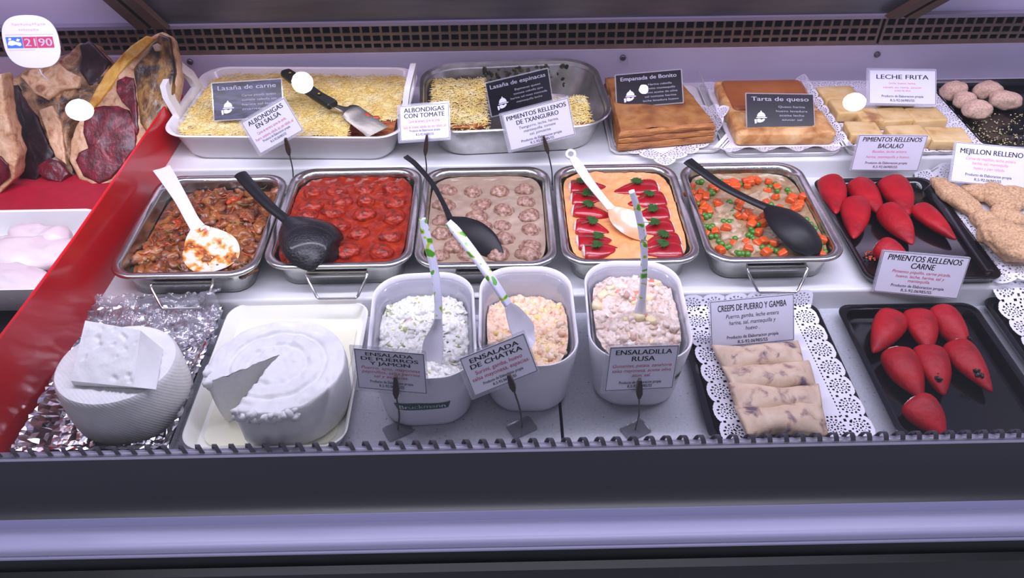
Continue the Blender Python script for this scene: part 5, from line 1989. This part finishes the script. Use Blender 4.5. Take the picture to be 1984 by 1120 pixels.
def cut(name, label, p0, back, body_m, outline, patches, amp=.004, NB=NB):
    """a standing slab of beef: the outline gets its own depth and thickness"""
    W = lambda L, off: [onplane(x, y, p0, NB) + NB * off for x, y in L]

    def dense(L, n=4):
        out = []
        for (ax, ay), (cx_, cy_) in zip(L, L[1:] + L[:1]):
            for t in range(n):
                out.append((ax + (cx_ - ax) * t / n, ay + (cy_ - ay) * t / n))
        return out
    o = empty(name, label, 'beef', p0)
    base = Vector(p0)

    def sheet(L, off0, off1, m, nm, amp):
        D = dense(L)
        cx_, cy_ = sum(x for x, _ in D) / len(D), sum(y for _, y in D) / len(D)
        S_ = lambda k: [(cx_ + (x - cx_) * k, cy_ + (y - cy_) * k) for x, y in D]
        b = B()
        rings = []
        st_ = [(.94, off0), (1.0, off0 + (off1 - off0) * .15), (1.0, off0 + (off1 - off0) * .8), (.975, off1 - .0005), (.94, off1)] + [(k, off1 + .001) for k in (.86, .75, .62, .48, .34, .2, .06)]
        for k, off in st_:
            ring = W(S_(k), off)
            rings.append([p - base + NB * amp * 1.6 * noise.fractal(p * 38, 1, 2, 3) + Vector((amp * noise.noise(p * 55), 0, amp * noise.noise(p * 55 + Vector((7, 3, 1))))) * (1 if k > .9 else 0) for p in ring])
        b.loft(rings)
        b.build(nm, m, o, smooth=180)
    sheet(outline, -back, 0.0, body_m, 'slab_body', amp)
    for nm, m, L, th in patches:
        sheet(L, -.012, th, m, nm, amp * .3)
    return o


cut('beef_rib_steak', 'thick beef rib steak with dark red eye and yellow fat, against the red panel', (-.84, .648, .063), .038, 'fat',
    [(311, 61), (332, 71), (337, 107), (343, 143), (336, 200), (321, 221), (275, 290), (229, 343), (207, 362), (179, 359), (150, 346), (136, 321), (132, 293), (136, 264), (146, 243), (171, 214), (186, 179), (207, 143), (229, 118), (257, 89), (286, 70)],
    [('lean_meat', 'lean', [(172, 212), (200, 204), (229, 205), (250, 214), (263, 240), (264, 288), (242, 318), (216, 346), (193, 357), (161, 341), (147, 311), (153, 298), (168, 305), (172, 286), (162, 257), (165, 229)], .004),
     ('lean_meat', 'lean', [(228, 156), (245, 148), (262, 152), (267, 200), (270, 252), (265, 262), (254, 215), (236, 196), (226, 176)], .004),
     ('yellow_fat', 'fat_yellow', [(168, 213), (186, 179), (207, 143), (229, 118), (257, 89), (286, 70), (304, 74), (282, 98), (256, 118), (236, 142), (216, 172), (198, 196), (182, 212)], .006),
     ('aged_crust', 'aged_streak', [(262, 136), (290, 100), (312, 66), (331, 74), (336, 107), (342, 143), (335, 200), (320, 221), (290, 262), (275, 240), (270, 190)], .010),
     ('bone', 'bone', [(302, 92), (312, 88), (320, 94), (317, 102), (306, 103)], .016)], NB=NS)
cut('aged_beef_rib', 'dark aged beef rib with knobbly tan crust, beside the rib steak', (-.93, .674, .066), .05, 'aged',
    [(2, 164), (39, 139), (64, 125), (107, 110), (157, 86), (173, 76), (189, 96), (214, 121), (210, 143), (193, 171), (171, 203), (143, 228), (132, 257), (136, 321), (139, 339), (121, 357), (71, 353), (32, 343), (7, 250), (3, 200)],
    [('lean_meat', 'lean_dark', [(2, 168), (36, 166), (46, 186), (75, 228), (89, 264), (108, 298), (100, 314), (82, 336), (71, 352), (36, 343), (25, 303), (14, 232)], .006),
     ('lean_meat', 'lean_dark', [(157, 90), (174, 78), (213, 120), (200, 163), (176, 168), (158, 140), (160, 110)], .006),
     ('fresh_cut', 'lean', [(79, 322), (100, 308), (118, 314), (138, 338), (124, 356), (96, 350), (78, 338)], .012),
     ('fat_layer', 'fat', [(44, 150), (75, 128), (112, 118), (135, 140), (160, 150), (158, 172), (120, 178), (98, 196), (70, 182)], .010),
     ('fat_layer', 'fat', [(80, 214), (104, 206), (122, 236), (128, 290), (132, 322), (112, 305), (96, 268)], .008)], amp=.007, NB=Vector((0, -1, .95)).normalized())
cut('beef_rib_end', 'partly seen beef rib cut at the frame edge, pink meat under tan fat', (-1.02, .612, .064), .040, 'fat',
    [(-40, 165), (0, 146), (8, 200), (16, 240), (33, 300), (29, 343), (0, 377), (-40, 378)],
    [('lean_meat', 'lean', [(-30, 300), (0, 302), (20, 318), (18, 344), (-5, 366), (-30, 366)], .005)])

# round price sign pinned into the aged beef
yS = .615
c0 = aty(61, 81, yS)
pc = 1500 / ((Vector((c0.x, yS, c0.z)) - CAM).dot(Vector(AX[:, 2])))
RXs, RZs = 54 / pc, 43 / pc / .88
o = empty('round_price_sign', 'rounded white price sign with blue and red number tiles pinned into the aged beef', 'price sign', c0)
o.rotation_euler = (math.radians(-22), 0, 0)
b = B()
ring = lambda k, y: [(RXs * k * math.copysign(abs(math.cos(a)) ** .75, math.cos(a)), y, RZs * k * math.copysign(abs(math.sin(a)) ** .75, math.sin(a))) for a in [2 * math.pi * q / 48 for q in range(48)]]
b.loft([ring(.97, .0015), ring(1, .001), ring(1, -.001), ring(.97, -.0015)])
b.build('plate', 'sign_white', o, smooth=50)
for nm, m_, xa, xb in (('blue_tile', 'blue_ink', -.87, -.30), ('red_tile', 'crimson_ink', -.28, .20), ('red_tile', 'crimson_ink', .22, .80)):
    b = B()
    b.box(((xa + xb) / 2 * RXs, -.0018, -.02 * RZs), ((xb - xa) * RXs, .0006, .42 * RZs))
    b.build(nm, m_, o, smooth=0)
b = B()
for pts in ([(-.84, -.10), (-.70, -.14), (-.55, -.10), (-.42, -.16), (-.34, -.12), (-.36, -.02), (-.50, .0), (-.62, .06), (-.78, .04)], [(-.80, .08), (-.70, .06), (-.66, .14), (-.74, .16)], [(-.52, .04), (-.42, .02), (-.36, .10), (-.46, .13)]):
    b.add([(x * RXs, -.0024, z * RZs) for x, z in pts], [tuple(range(len(pts)))])
b.build('tile_print', 'white_ink', o, smooth=0)
b = B()
lines_to(b, [('2190', .27 * RXs, -.16 * RZs, .98 * RXs, .30 * RZs, .02, 0)], 0)
b.v = [(x, -.0024, y) for x, y, _ in b.v]
b.build('price_lettering', 'white_ink', o, smooth=0)
b = B()
for zz, xa, xb in ((.28, -.87, .84), (-.30, -.85, .1)):
    b.box(((xa + xb) / 2 * RXs, -.0018, zz * RZs), ((xb - xa) * RXs, .0005, .025 * RZs))
rs = random.Random(1)
for zz, xa, xb in ((.66, -.55, .62), (.46, -.35, .38)):
    x = xa
    while x < xb:
        l = rs.uniform(.04, .10)
        b.box(((x + l / 2) * RXs, -.0018, (zz + rs.uniform(-.02, .02)) * RZs), (l * RXs, .0005, .07 * RZs))
        x += l + .03
b.build('faint_print', 'sign_pale', o, smooth=0)
b = B()
b.tube([(.002, .002, -RZs * .95), (.003, .006, -RZs * 1.25), (.004, .02, -RZs * 1.5)], .0012, 6)
b.build('pin', 'white_plastic', o)

# ------------------------------------------------------------------ shop spot lamps, mirrored in the sloped part of the glass
NG = Vector((0, -math.cos(TG), math.sin(TG)))
for k, (px, py, rad, lb) in enumerate(((155, 217, .036, 'round ceiling spot lamp shining towards the beef ribs'), (586, 160, .032, 'round ceiling spot lamp shining towards the lasagne dish'),
                                       (1247, 173, .014, 'small ceiling spot lamp shining towards the pastry pie'), (1655, 203, .032, 'round ceiling spot lamp shining towards the custard squares'))):
    hit = onplane(px, py, (0, yg, zg), NG)
    d = (hit - CAM).normalized()
    r_ = d - 2 * d.dot(NG) * NG
    c = hit + r_ * 1.6
    o = empty('spot_lamp', lb, 'lamp', c, group=None)
    o.rotation_euler = (-r_).to_track_quat('Z', 'Y').to_euler()
    b = B()
    ring = lambda q, z: [(q * math.cos(a), q * math.sin(a), z) for a in [2 * math.pi * i / 24 for i in range(24)]]
    b.loft([ring(rad * .6, -.10), ring(rad * 1.15, -.07), ring(rad * 1.2, .004), ring(rad * 1.03, .004), ring(rad * 1.03, -.01)])
    b.build('housing', 'enamel', o, smooth=40)
    b = B()
    b.loft([ring(rad, -.008), ring(rad, .001)])
    b.build('lens', 'lamp', o, smooth=30)
